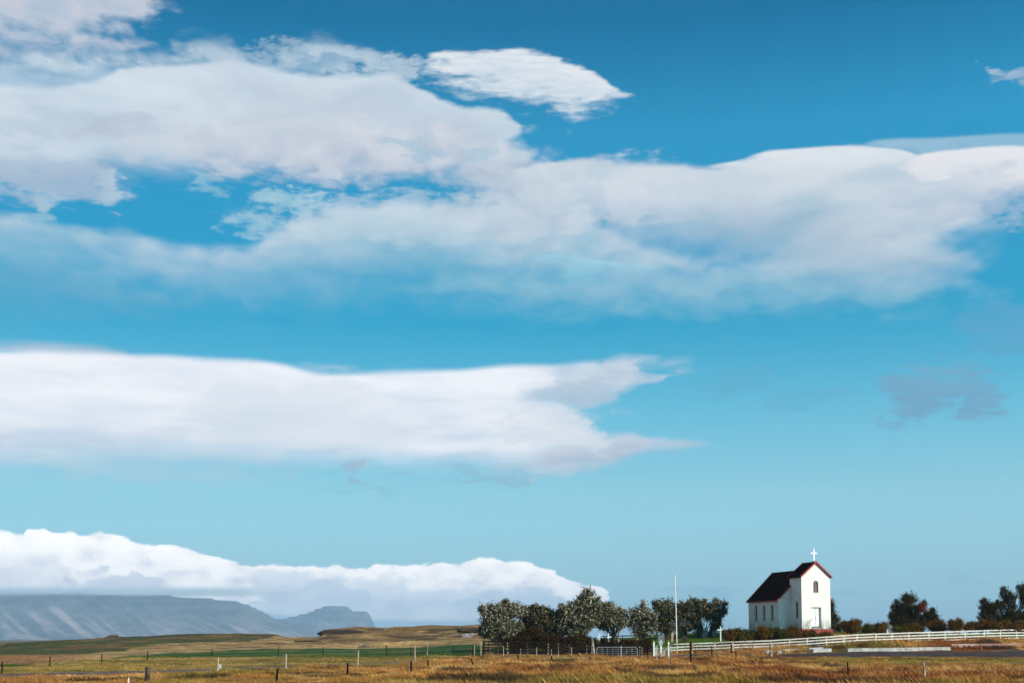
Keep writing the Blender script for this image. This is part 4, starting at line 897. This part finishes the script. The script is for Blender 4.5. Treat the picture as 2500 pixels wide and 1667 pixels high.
# ------------------------------------------------------------------ white rail fence
def wall_x(px, Y): return (px - CX) / F * CP * Y
wf_t = [(1637, 1571.5), (1690, 1568.5), (1745, 1566.8), (1790, 1564.5), (1837, 1563), (1881, 1561.5), (1927, 1558.5), (1971, 1555.8), (2017, 1552.6), (2060, 1549.4), (2092, 1547), (2138, 1545.4), (2177, 1544), (2219, 1542.8), (2268, 1541.4), (2307, 1540.2), (2356, 1538.6), (2402, 1537.2), (2442, 1536.1), (2482, 1535.2), (2530, 1534.5), (2580, 1534)]
yy = lambda p: float(np.interp(p, [1637, 1800, 2000, 2200, 2500, 2580], [147, 146, 145.3, 146.5, 149, 150]))
wfp = [pt(a, b, yy(a)) for a, b in wf_t]
fe = empty('rail_fence', wfp[0] - Vector((0, 0, 1.2))); tag(fe, 'long white painted rail fence climbing past the church to the right edge', 'fence')
o0 = Vector(fe.location)
for r in range(4):
    if r == 3: pts_ = wfp[3:]
    else: pts_ = wfp
    m = MB()
    for a, b in zip(pts_[:-1], pts_[1:]):
        j = random.uniform(-.015, .015)
        m.bar(a - o0 + Vector((0, -.07, -.075 - .315 * r + j)), b - o0 + Vector((0, -.07, -.075 - .315 * r - j * .5)), .035, .135)
    m.build('rail', M_WORN, fe)
for p in wfp:
    g = gz(p.x, p.y); top = p.z - .02
    MB().bar((p.x - o0.x, p.y - o0.y, min(g, top - 1.15) - o0.z - .1), (p.x - o0.x + random.uniform(-.02, .02), p.y - o0.y, top - o0.z), .085, .10).build('post', M_WORN, fe)

# dark slatted fence
M_FPOST = mat('dull_post_wood', (.16, .105, .07), .9, base2=(.06, .04, .03), scale=9, spec=.05)
df_t = [(1181, 1563.6), (1192, 1563.8), (1216, 1564), (1240, 1564.2), (1264, 1564.8), (1288, 1565.4), (1312, 1566), (1338, 1567), (1363, 1568), (1390, 1569.2), (1416, 1570.2), (1445, 1571.3), (1475, 1572.2), (1503, 1573), (1532, 1573.6), (1561, 1574.2), (1592, 1575)]
dfp = [pt(a, b, 147.5) for a, b in df_t]
fd = empty('slatted_fence', dfp[0] - Vector((0, 0, 1.5))); tag(fd, 'dark wooden rail fence in front of the trees left of the picket gate', 'fence'); o0 = Vector(fd.location)
for r in range(4):
    m = MB()
    for a, b in zip(dfp[:-1], dfp[1:]):
        m.bar(a - o0 + Vector((0, -.08, -.07 - .33 * r)), b - o0 + Vector((0, -.08, -.07 - .33 * r)), .035, .15)
    m.build('rail', M_DWOOD, fd)
for i, p in enumerate(dfp):
    g = gz(p.x, p.y)
    thick = .20 if i == 0 else .11
    MB().bar((p.x - o0.x, p.y - o0.y, min(g, p.z - 1.3) - o0.z - .1), (p.x - o0.x + random.uniform(-.05, .05), p.y - o0.y, p.z - o0.z - .02), thick, .11).build('post', M_TAN if i in (3, 7, 11) else (M_FPOST if i in (2, 5, 9, 13, 15) else M_DWOOD), fd)
# back fence behind the graves
bf = [pt(a, b, 178) for a, b in [(1470, 1551.5), (1520, 1550), (1570, 1549), (1610, 1547.5), (1660, 1546.3), (1710, 1542), (1760, 1539), (1810, 1536.5), (1850, 1535)]]
fb = empty('back_fence', bf[0] - Vector((0, 0, 1.2))); tag(fb, 'dark low rail fence behind the headstones under the willows', 'fence'); o0 = Vector(fb.location)
for r in range(3):
    m = MB()
    for a, b in zip(bf[:-1], bf[1:]): m.bar(a - o0 + Vector((0, -.07, -.08 - .34 * r)), b - o0 + Vector((0, -.07, -.08 - .34 * r)), .035, .15)
    m.build('rail', M_DWOOD, fb)
for p in bf: MB().bar((p.x - o0.x, p.y - o0.y, min(gz(p.x, p.y), p.z - 1.1) - o0.z - .1), p - o0, .1, .1).build('post', M_DWOOD, fb)

# ------------------------------------------------------------------ gates
def loc(P, e): return Vector(P) - Vector(e.location)
Yg = 144.0
pg = empty('picket_gate', pt(1614, 1601, Yg)); tag(pg, 'white picket gate with pointed posts and a diamond ornament', 'gate')
def gpt(px, py, Y=Yg): return loc(pt(px, py, Y), pg)
for px in (1596.5, 1632.5):
    po = MB().bar(gpt(px + .3, 1602), gpt(px - .1, 1567), .17, .17).build('post', M_WHITE, pg)
    a = gpt(px, 1567); t = gpt(px - .5, 1561.5); w = .07
    MB().add([a + Vector((i * w, j * w, 0)) for i, j in ((-1, -1), (1, -1), (1, 1), (-1, 1))] + [t], [(0, 1, 4), (1, 2, 4), (2, 3, 4), (3, 0, 4), (3, 2, 1, 0)]).build('post_tip', mat('yellow_lichen_paint', (.55, .40, .10), .8), po)
MB().bar(gpt(1614, 1601), gpt(1613.6, 1575), .16, .16).build('post', M_WHITE, pg)
for i in range(6):
    x = 1600 + i * 2.15
    MB().bar(gpt(x, 1599), gpt(x, 1579.2), .075, .03).build('picket', M_WHITE if i < 3 else M_TAN, pg)
for i in range(7):
    x = 1616.5 + i * 2.1
    MB().bar(gpt(x, 1600, Yg + .2), gpt(x, 1579.6, Yg + .2), .06, .03).build('picket', M_WHITE, pg)
for py in (1582, 1596): MB().bar(gpt(1598, py, Yg + .1), gpt(1612, py, Yg + .1), .03, .08).build('cross_rail', M_WHITE, pg)
MB().bar(gpt(1614.5, 1598, Yg - .15), gpt(1632, 1577, Yg - .15), .05, .13).build('brace', M_GWOOD, pg)
dm = MB(); c0, c1, c2, c3 = gpt(1613.6, 1561.5), gpt(1617.2, 1569), gpt(1613.6, 1576), gpt(1609.8, 1569)
c2l, c2r = gpt(1611.2, 1574.5), gpt(1616, 1574.5)
for a, b in ((c0, c1), (c1, c2r), (c0, c3), (c3, c2l)): dm.bar(a, b, .05, .06)
dm.bar(gpt(1613.6, 1575), gpt(1613.6, 1566), .04, .05); dm.build('diamond_ornament', M_WHITE, pg)

Yt = 139.5
sg = empty('steel_gate', pt(1506, 1605, Yt)); tag(sg, 'rounded tubular steel farm gate in front of the dark fence', 'gate')
def spt(px, py): return loc(pt(px, py, Yt), sg)
MB().tube([spt(1457, 1606), spt(1457, 1583), spt(1458, 1580.5), spt(1461, 1579.2), spt(1551, 1579), spt(1554, 1580.5), spt(1555.5, 1583), spt(1556, 1605)], .035, 6).build('frame', M_STEEL, sg)
for py in (1584.5, 1589.5, 1594.5, 1600): MB().tube([spt(1457, py), spt(1556, py)], .012, 4).build('bar', M_STEEL, sg)
for px in (1470, 1483, 1496, 1509, 1530, 1543): MB().tube([spt(px, 1605), spt(px, 1579)], .010, 4).build('upright', M_STEEL, sg)
MB().tube([spt(1496, 1604), spt(1548, 1584)], .012, 4).build('brace', M_STEEL, sg)

sp = empty('slat_panel', pt(1564, 1604, 141)); tag(sp, 'short pair of pale posts with slanting dark slats between the two gates', 'panel')
for x in (1561.5, 1567.5): MB().bar(loc(pt(x, 1604, 141), sp), loc(pt(x + .4, 1577, 141), sp), .12, .12).build('post', M_TAN, sp)
for k in range(4): MB().bar(loc(pt(1558, 1603 - 6 * k, 140.85), sp), loc(pt(1571, 1594 - 6 * k, 140.85), sp), .03, .12).build('slat', M_DWOOD, sp)

# dark timber H frame near the gate
hf = empty('timber_frame', gp(1686, 101)); tag(hf, 'dark timber fence strainer: thick post, thin post and a top beam', 'fence frame')
def hpt(px, py, Y): return loc(pt(px, py, Y), hf)
MB().bar(hpt(1686.5, 1624, 101), hpt(1685.7, 1566, 101), .145, .14).build('post', M_DWOOD, hf)
MB().bar(hpt(1689.4, 1590, 101.0), hpt(1688.9, 1566.4, 101.0), .03, .12).build('lit_side_strip', M_RUST, hf)  # paler strip imitating the thick post's sunlit right side
MB().bar(hpt(1636.5, 1631.5, 92), hpt(1635.5, 1575, 92), .09, .09).build('post', M_GWOOD, hf)
MB().bar(hpt(1633, 1574, 91.9), hpt(1685, 1574, 100.9), .06, .07).build('beam', M_DWOOD, hf)
# wire mesh from that frame to the rusty pen
wm = empty('mesh_fence', gp(1735, 120)); tag(wm, 'wire mesh fence between the dark timber post and the rusty pen', 'fence')
m = MB()
for k in range(18):
    t = k / 17; px = 1690 + t * 93; Y = 103 + t * 32
    b_ = gp(px, Y); m.tube([loc(b_, wm), loc(b_ + Vector((0, 0, 1.15)), wm)], .011, 3)
m.build('stay_wire', M_RUST, wm)
for h in (.25, .5, .8, 1.15):
    a = gp(1690, 103, h); b_ = gp(1783, 135, h); c = gp(1736, 119, h); MB().tube([loc(a, wm), loc(c, wm), loc(b_, wm)], .010, 3).build('line_wire', M_WIRE, wm)
MB().bar(loc(gp(1738, 119, -.1), wm), loc(gp(1737, 119, 1.3), wm), .07, .07).build('post', M_DWOOD, wm)
rp_ = empty('rusty_pen', gp(1810, 138)); tag(rp_, 'low rusty pen rail with crooked posts in front of the white fence', 'pen')
def rpt(px, py): return loc(pt(px, py, 138), rp_)
for a, b_, w in (((1786, 1593), (1785.5, 1572), .14), ((1809, 1592), (1808.5, 1567), .09), ((1826, 1595), (1831.5, 1567.5), .09), ((1838, 1593), (1837, 1565.5), .09)):
    MB().bar(rpt(*a), rpt(*b_), w, w).build('post', M_RUST if w < .1 else M_DWOOD, rp_)
MB().bar(rpt(1740, 1568.2), rpt(1838, 1566.5), .05, .06).build('rail', M_RUST, rp_)
MB().bar(rpt(1802, 1568), rpt(1806, 1563), .04, .05).build('hook', M_RUST, rp_)
MB().box(rpt(1789.5, 1581), (.22, .2, .6)).build('block', M_TAN, rp_)

# ------------------------------------------------------------------ posts and wires in the fields
def stake(label, name, px, Y, py0, w, mt, lean=0.0, group=None, parent=None, py1=None):
    """post: column, distance, row of its top"""
    b0 = gp(px, Y, -.15); top = pt(px + lean, py0, Y)
    o = MB().tube([(0, 0, 0), (Vector(top) - b0) * .5 + Vector((0.01, 0, 0)), Vector(top) - b0], [w * .55, w * .5, w * .46], 7).build(name, mt)
    if parent:
        o.location = b0 - Vector(parent.location); o.parent = parent
    else: o.location = b0; tag(o, label, 'post', group)
    return o, Vector(top)
def wire_fence(label, posts, mt, w, wires=(.15, .45, .8), name='wire_fence', gap=None):
    f0 = gp(posts[0][0], posts[0][1]); f = empty(name, f0); tag(f, label, 'fence', 'wire fences across the fields')
    tops = []
    for p in posts:
        px, Y, py0 = p[:3]; ln_ = p[3] if len(p) > 3 else 0; m2 = p[4] if len(p) > 4 else mt
        o, t = stake(None, 'post', px, Y, py0, w * (p[5] if len(p) > 5 else 1), m2, ln_, parent=f); tops.append(t)
    for h in wires:
        m = MB()
        for a, b_ in zip(tops[:-1], tops[1:]):
            mid = (a + b_) / 2 - Vector((0, 0, .04)); d = Vector((0, 0, h)); m.tube([a - d - f0, mid - d - f0, b_ - d - f0], .006, 3)
        m.build('wire', M_WIRE, f)
    return f
wire_fence('far field fence of thin dark posts along the green strip at left',
  [(-110, 70, 1622), (6, 78, 1612.5), (122, 96, 1602), (249, 106, 1595), (361, 120, 1587), (518, 145, 1582), (679.5, 147, 1578), (789, 148, 1577.5), (874, 150, 1578), (944, 150, 1574), (1003.5, 150, 1579), (1104, 150, 1576.5, 2), (1153, 148, 1572, 3)], M_DWOOD, .10)
wire_fence('fence of pale square stakes running beside the gravel track',
  [(532, 79, 1603.5, 1), (698.5, 83, 1595), (873, 95, 1585.5, 2), (1013, 110, 1575), (1174, 132, 1566.5)], M_TAN, .105, (.12, .5))
wire_fence('short pale stakes in front of the dark wooden rail fence',
  [(1042.5, 150, 1569.5, 2, M_GWOOD), (1158, 140, 1573), (1229, 140, 1576.5), (1271, 138, 1582, 0, M_GWOOD, .6), (1310, 142, 1579.5), (1346, 132, 1582.5, 0, M_GWOOD, .8), (1363, 138, 1568.5, 0, M_GWOOD, .6), (1395, 138, 1578.5), (1432, 137, 1573, 0, M_GWOOD, .5), (1457, 139, 1580, 0, M_GWOOD, .5)], M_TAN, .085, (.12, .42, .75))
wire_fence('near wire fence of short dark crooked posts in the rough grass at left',
  [(676, 63, 1632, 1.5), (848, 73, 1617, 1), (1003, 79, 1612, 1), (1045, 92, 1610, -1), (1160, 92, 1608, -10), (1265.5, 112, 1597, -2), (1346, 112, 1599.5, 1), (1440, 114, 1602, 0)], M_DWOOD, .12, (.1, .35))
wire_fence('near wire fence of thin dark posts in tall grass at right',
  [(1516, 122, 1575, 0, M_STEEL, .8), (1581, 114, 1584), (1603, 118, 1573.5, .5, M_STEEL, .7), (1697, 128, 1570, 0, M_DWOOD, .7), (1796, 112, 1588, .6), (1847, 78, 1612.5, 0, M_TAN), (2069, 70, 1615.5), (2256, 64, 1615, -2, M_GWOOD, 1.25), (2560, 62, 1612)], M_DWOOD, .085, (.1, .4))
stake('thick weathered wooden stump post in the near grass at left', 'stump_post', 360.5, 63, 1627.5, .29, M_STUMP, .5)
stake('small white marker peg at the bottom edge left of the stump', 'marker_peg', 314, 52, 1653.5, .055, M_WHITE)
stake('pale leaning wooden gate post left of the steel gate', 'gate_post', 1451, 131, 1559, .24, M_GWOOD, -5)
stake('stout log post with a sunlit side in front of the white fence', 'log_post', 1881.5, 124, 1569.5, .25, M_GWOOD)
b_ = gp(538, 86); o = MB().box((0, 0, .18), (.22, .2, .36), .3).build('stone_block', M_CONC); o.location = b_; tag(o, 'small pale block at the foot of the leftmost pale stake', 'block')

# ------------------------------------------------------------------ concrete blocks beside the road
def block(label, xa, xb, Ya, Yb, h, dep, mt, name='concrete_block', lift=0.0):
    a = gp(xa, Ya); b = gp(xb, Yb); b2 = Vector(b); z = min(a.z, b.z)
    n_ = (b - a); n_.z = 0; n_.normalize(); nn = Vector((-n_.y, n_.x, 0)) * dep
    L = []
    N = max(1, int((b - a).length / 2.5))
    o = MB(); vs = []
    for i in range(N + 1):
        p = a.lerp(b, i / N); 
        j = random.uniform(-.012, .012)
        for q, hh in ((p, -.2), (p, h + lift + j), (p + nn, h + lift + j), (p + nn, -.2)): vs.append(Vector((q.x, q.y, a.z + (b.z - a.z) * i / N + hh)) - a)
    fs = [(4 * i + k, 4 * i + (k + 1) % 4, 4 * i + 4 + (k + 1) % 4, 4 * i + 4 + k) for i in range(N) for k in range(4)] + [(0, 1, 2, 3), (4 * N + 3, 4 * N + 2, 4 * N + 1, 4 * N)]
    o = o.add(vs, fs).build(name, mt); o.location = a
    md = o.modifiers.new('bevel', 'BEVEL'); md.width = .03; md.segments = 1
    return tag(o, label, 'concrete block', 'concrete blocks along the road')
block('small square block leftmost of the row before the white fence', 1864, 1873, 139.2, 139, .36, .6, M_CONC)
block('small square block just right of the log post', 1897, 1905, 139, 138.9, .38, .5, M_CONC)
block('low grey block partly overgrown with grass beside the log post', 1911, 1951, 140.5, 141, .36, .5, M_CONC)
block('short pale block lying in front of the church steps', 1985, 2030, 138.6, 139.4, .37, .6, M_CONC)
block('low block hidden behind the short pale one', 1975, 2010, 141.2, 142, .34, .5, M_CONC)
block('very long pale grey concrete beam beside the asphalt', 2069, 2320.5, 138.6, 141.2, .36, .6, M_CONC)
block('long reddish stained concrete beam at the right edge', 2322, 2620, 142.4, 143.5, .42, .6, M_CONCR)

# ------------------------------------------------------------------ graves, crosses, flagpole
def slab(label, px, py0, py1, w, Y, prof, mt=M_STONE, name='headstone', rz=0.0):
    b = pt(px, py1, Y); g = gz(b.x, b.y); h = (py1 - py0) * Y / F; ww = w * Y / F
    o = MB().prism([(x * ww, z * h) for x, z in prof], -.09, .09).build(name, mt); o.location = b; o.rotation_euler = (0, 0, rz)
    if b.z > g: 
        v = [vv for vv in o.data.vertices if vv.co.z < .01 * h]
        for vv in v: vv.co.z -= (b.z - g) + .1
    return tag(o, label, 'headstone', 'churchyard headstones')
RND = [(-.5, 0), (.5, 0), (.5, .7), (.35, .92), (0, 1), (-.35, .92), (-.5, .7)]
slab('wide grey headstone with slanting top under the willows left of flagpole', 1614, 1547.5, 1557.5, 16, 156, [(-.5, 0), (.5, 0), (.5, 1), (.1, .95), (-.5, .6)])
slab('small pinkish tilted headstone just left of the flagpole', 1641.5, 1543, 1553, 7, 156.5, [(-.1, 0), (.1, .0), (.5, .55), (.2, 1), (-.3, .9), (-.5, .0)], M_STONEP)
slab('dark low headstone right of the flagpole', 1671, 1551, 1559, 13, 154.5, RND, M_BASALT)
slab('rounded grey headstone right of the dark low one', 1721, 1541, 1551, 13, 158, RND)
slab('rounded grey headstone nearest the white cross by the church', 1745, 1538, 1549, 12, 159, RND)
slab('small round grey headstone under the red patched tree', 2173, 1524.5, 1536, 12, 156, RND)
slab('grey squared stone beside the church plinth', 2060, 1528, 1538, 12, 158, [(-.5, 0), (.5, 0), (.5, .9), (-.5, 1)])
for lb, x, y0, y1 in (('small white stone left of the round grey headstone', 2166.5, 1527, 1535), ('small white stone right of the round grey headstone', 2186, 1529, 1536)):
    slab(lb, x, y0, y1, 3, 155, [(-.5, 0), (.5, 0), (.5, .9), (0, 1), (-.5, .9)], M_WHITE)
slab('pale round stone low behind the steel gate', 1510, 1560, 1566, 9, 153, RND, M_TAN)
slab('pale stone between the willow stems left of the picket gate', 1556.5, 1558, 1567, 8, 153, RND, M_TAN)
def gcross(label, px, py0, py1, arm_y, aw, Y, w=2.6):
    b = pt(px, py1, Y); k = Y / F; g = gz(b.x, b.y); o = MB()
    o.box((0, 0, ((py1 - py0) * k - .1 - max(0, b.z - g)) / 2), (w * k, .07, (py1 - py0) * k + .1 + max(0, b.z - g)))
    o.box((0, 0, (py1 - arm_y) * k), (aw * k, .066, w * k))
    o = o.build('grave_cross', M_CROSS); o.location = b; return tag(o, label, 'grave cross', 'white grave crosses')
gcross('white wooden grave cross standing alone left of the church', 1759.5, 1528.5, 1555.5, 1536.5, 13.5, 152)
gcross('nearer of the paired white grave crosses under the willows', 1464, 1546.5, 1571, 1555, 14, 150.8)
gcross('farther of the paired white grave crosses under the willows', 1485.5, 1545.5, 1566, 1554, 15, 151)
fp_b = pt(1653, 1593, 145); fl = empty('flagpole', fp_b); tag(fl, 'tall bare white flagpole rising behind the white fence', 'flagpole')
topf = loc(pt(1648, 1404, 145), fl)
MB().tube([(0, 0, -.2), topf * .33, topf * .66, topf], [.075, .062, .050, .038], 10).build('pole', M_WHITE, fl, smooth=True)
bmk = bmesh.new(); bmesh.ops.create_uvsphere(bmk, u_segments=10, v_segments=8, radius=.075); me = bpy.data.meshes.new('finial'); bmk.to_mesh(me); bmk.free(); me.materials.append(M_STEEL)
fo_ = bpy.data.objects.new('finial', me); COL.objects.link(fo_); fo_.parent = fl; fo_.location = topf + Vector((0, 0, .06))
MB().box(topf * .13, (.2, .12, .10)).build('cleat', M_STONE, fl)

# ------------------------------------------------------------------ grass
def grass(name, label, n, y0, y1, pxa, pxb, hmin, hmax, blades, wid, keep=None, seed=5, colk=1.0, power=1.0, lean=.35):
    rng = np.random.default_rng(seed)
    Y = (y0 ** power + (y1 ** power - y0 ** power) * rng.random(n)) ** (1 / power); P = pxa + (pxb - pxa) * rng.random(n)
    if keep is not None:
        k = keep(P, Y, rng); P = P[k]; Y = Y[k]
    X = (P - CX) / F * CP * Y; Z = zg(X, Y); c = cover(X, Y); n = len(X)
    patch = fbm(X * .5, Y * .35, 3, 71)
    H = (hmin + (hmax - hmin) * np.clip((patch - .25) * 1.8, 0, 1)) * rng.uniform(.7, 1.25, n)
    H = H * np.interp(P, [0, 900, 1250], [.5, .6, 1]) * np.where((P > 1900) & (Y > 92), .45, 1) if name == 'dry_grass' else H
    N = n * blades; ii = np.repeat(np.arange(n), blades)
    bx = X[ii] + rng.normal(0, .07, N); by = Y[ii] + rng.normal(0, .07, N); bz = Z[ii] - .03
    a = rng.uniform(0, np.pi, N); h = H[ii] * rng.uniform(.6, 1.15, N); w = wid * rng.uniform(.6, 1.3, N)
    lx = (-lean * rng.uniform(.3, 1.6, N) + rng.normal(0, .22, N)) * h; ly = rng.normal(0, .22, N) * h
    dx_, dy_ = np.cos(a) * w / 2, np.sin(a) * w / 2
    V = np.stack([np.stack([bx - dx_, by - dy_, bz], 1), np.stack([bx + dx_, by + dy_, bz], 1),
                  np.stack([bx + dx_ * .8 + lx * .4, by + dy_ * .8 + ly * .4, bz + h * .6], 1), np.stack([bx - dx_ * .3 + lx, by - dy_ * .3 + ly, bz + h], 1)], 1).reshape(-1, 3)
    cc = c[ii] * rng.uniform(.65, 1.4, (N, 1)) * (.7 + .75 * fbm(X * 1.1, Y * .8, 2, 77) * rng.uniform(.6, 1.3, n))[ii][:, None] * colk
    st = rng.random(N) < (.08 + .5 * np.clip(fbm(X * .25, Y * .3, 3, 78) - .40, 0, 1) * 2)[ii]; cc[st] = cc[st] * .4 + C_STRAW * 1.15 * .6 * np.clip(cc[st].sum(1, keepdims=True) / .35, .2, 1.2)
    o = mesh_np(name, V, np.arange(4 * N).reshape(-1, 4), M_GRASS, col=np.repeat(np.clip(cc, 0, .8), 4, 0))
    return tag(o, label, 'grass', kind='stuff')
off_track = lambda P, Y, rng: track((P - CX) / F * CP * Y, Y) > 1.05 + .3 * rng.random(len(P))
def near_keep(P, Y, rng):
    k = off_track(P, Y, rng)
    beyond = Y > np.interp(P, TRK[:, 0], TRK[:, 1])
    return k & ~(beyond & (P < 1150))
grass('dry_grass', 'tall wind-bent dry grass of the near field', 95000, 46, 130, -60, 2560, .12, .48, 6, .024, near_keep, 5, 1.0, 1.6)
grass('meadow_grass', 'short olive grass beyond the gravel track at left', 26000, 78, 150, -60, 1190, .06, .16, 4, .04, lambda P, Y, rng: (Y > np.interp(P, TRK[:, 0], TRK[:, 1])) & off_track(P, Y, rng), 6)
grass('verge_grass', 'straw-coloured tufts on the bank under the white fence', 15000, 135, 149, 1640, 2560, .15, .42, 6, .035, lambda P, Y, rng: (Y > np.interp(P, [1640, 2000, 2500], [137, 140, 142])), 7, 1.0)
grass('churchyard_grass', 'green turf of the churchyard mound', 22000, 148, 176, 1200, 2560, .05, .14, 4, .05, None, 8)

# ------------------------------------------------------------------ cloud mist lying on the mountain crests, inside the haze
MI = bpy.data.materials.new('mist'); MI.use_nodes = True; mn = MI.node_tree; mn.nodes.clear()
mo = mn.nodes.new('ShaderNodeOutputMaterial'); mv = mn.nodes.new('ShaderNodeVolumePrincipled'); mv.inputs['Color'].default_value = (.98, .985, 1, 1)
mt_ = mn.nodes.new('ShaderNodeTexCoord'); ms_ = mn.nodes.new('ShaderNodeSeparateXYZ'); mn.links.new(mt_.outputs['Object'], ms_.inputs[0])
mz = mn.nodes.new('ShaderNodeTexNoise'); mz.inputs['Scale'].default_value = .0016; mz.inputs['Detail'].default_value = 3; mn.links.new(mt_.outputs['Object'], mz.inputs['Vector'])
def mm(op, a, b, c=None):
    n = mn.nodes.new('ShaderNodeMath'); n.operation = op
    for k_, v in enumerate((a, b, c)):
        if v is None: continue
        if isinstance(v, (int, float)): n.inputs[k_].default_value = v
        else: mn.links.new(v, n.inputs[k_])
    return n.outputs[0]
def ss(v, a, b, c, d):
    n = mn.nodes.new('ShaderNodeMapRange'); n.interpolation_type = 'SMOOTHSTEP'; mn.links.new(v, n.inputs[0])
    for k_, q in enumerate((a, b, c, d)): n.inputs[k_ + 1].default_value = q
    return n.outputs[0]
zz = mm('MULTIPLY_ADD', mm('SUBTRACT', mz.outputs[0], .5), 70, ms_.outputs[2])
dn = mm('MULTIPLY', ss(zz, 338, 384, 0, 1), ss(ms_.outputs[2], 386, 420, 1, 0))
dn = mm('MULTIPLY', dn, ss(ms_.outputs[0], -2500, -1750, 1, 0))
dn = mm('MULTIPLY', dn, mm('MULTIPLY', ss(ms_.outputs[1], 9650, 10200, 0, 1), 4.5e-3))
mn.links.new(dn, mv.inputs['Density']); mn.links.new(mv.outputs[0], mo.inputs['Volume'])
mb_ = MB().box((-3300, 10300, 371), (3800, 1400, 100)).build('mist', MI); tag(mb_, 'pale cloud mist hanging along the mountain crest', 'mist', kind='stuff')
# ------------------------------------------------------------------ haze
HZ = bpy.data.materials.new('haze'); HZ.use_nodes = True; hn = HZ.node_tree; hn.nodes.clear()
ho = hn.nodes.new('ShaderNodeOutputMaterial'); pv = hn.nodes.new('ShaderNodeVolumePrincipled')
pv.inputs['Color'].default_value = (.50, .75, 1.0, 1); pv.inputs['Density'].default_value = 7.8e-5; pv.inputs['Anisotropy'].default_value = 0.0
hn.links.new(pv.outputs[0], ho.inputs['Volume'])
hb_ = MB().box((0, 250, (425 - 8) / 2), (40000, 28900, 425 + 8)); hz = hb_.build('haze', HZ); tag(hz, kind='stuff')
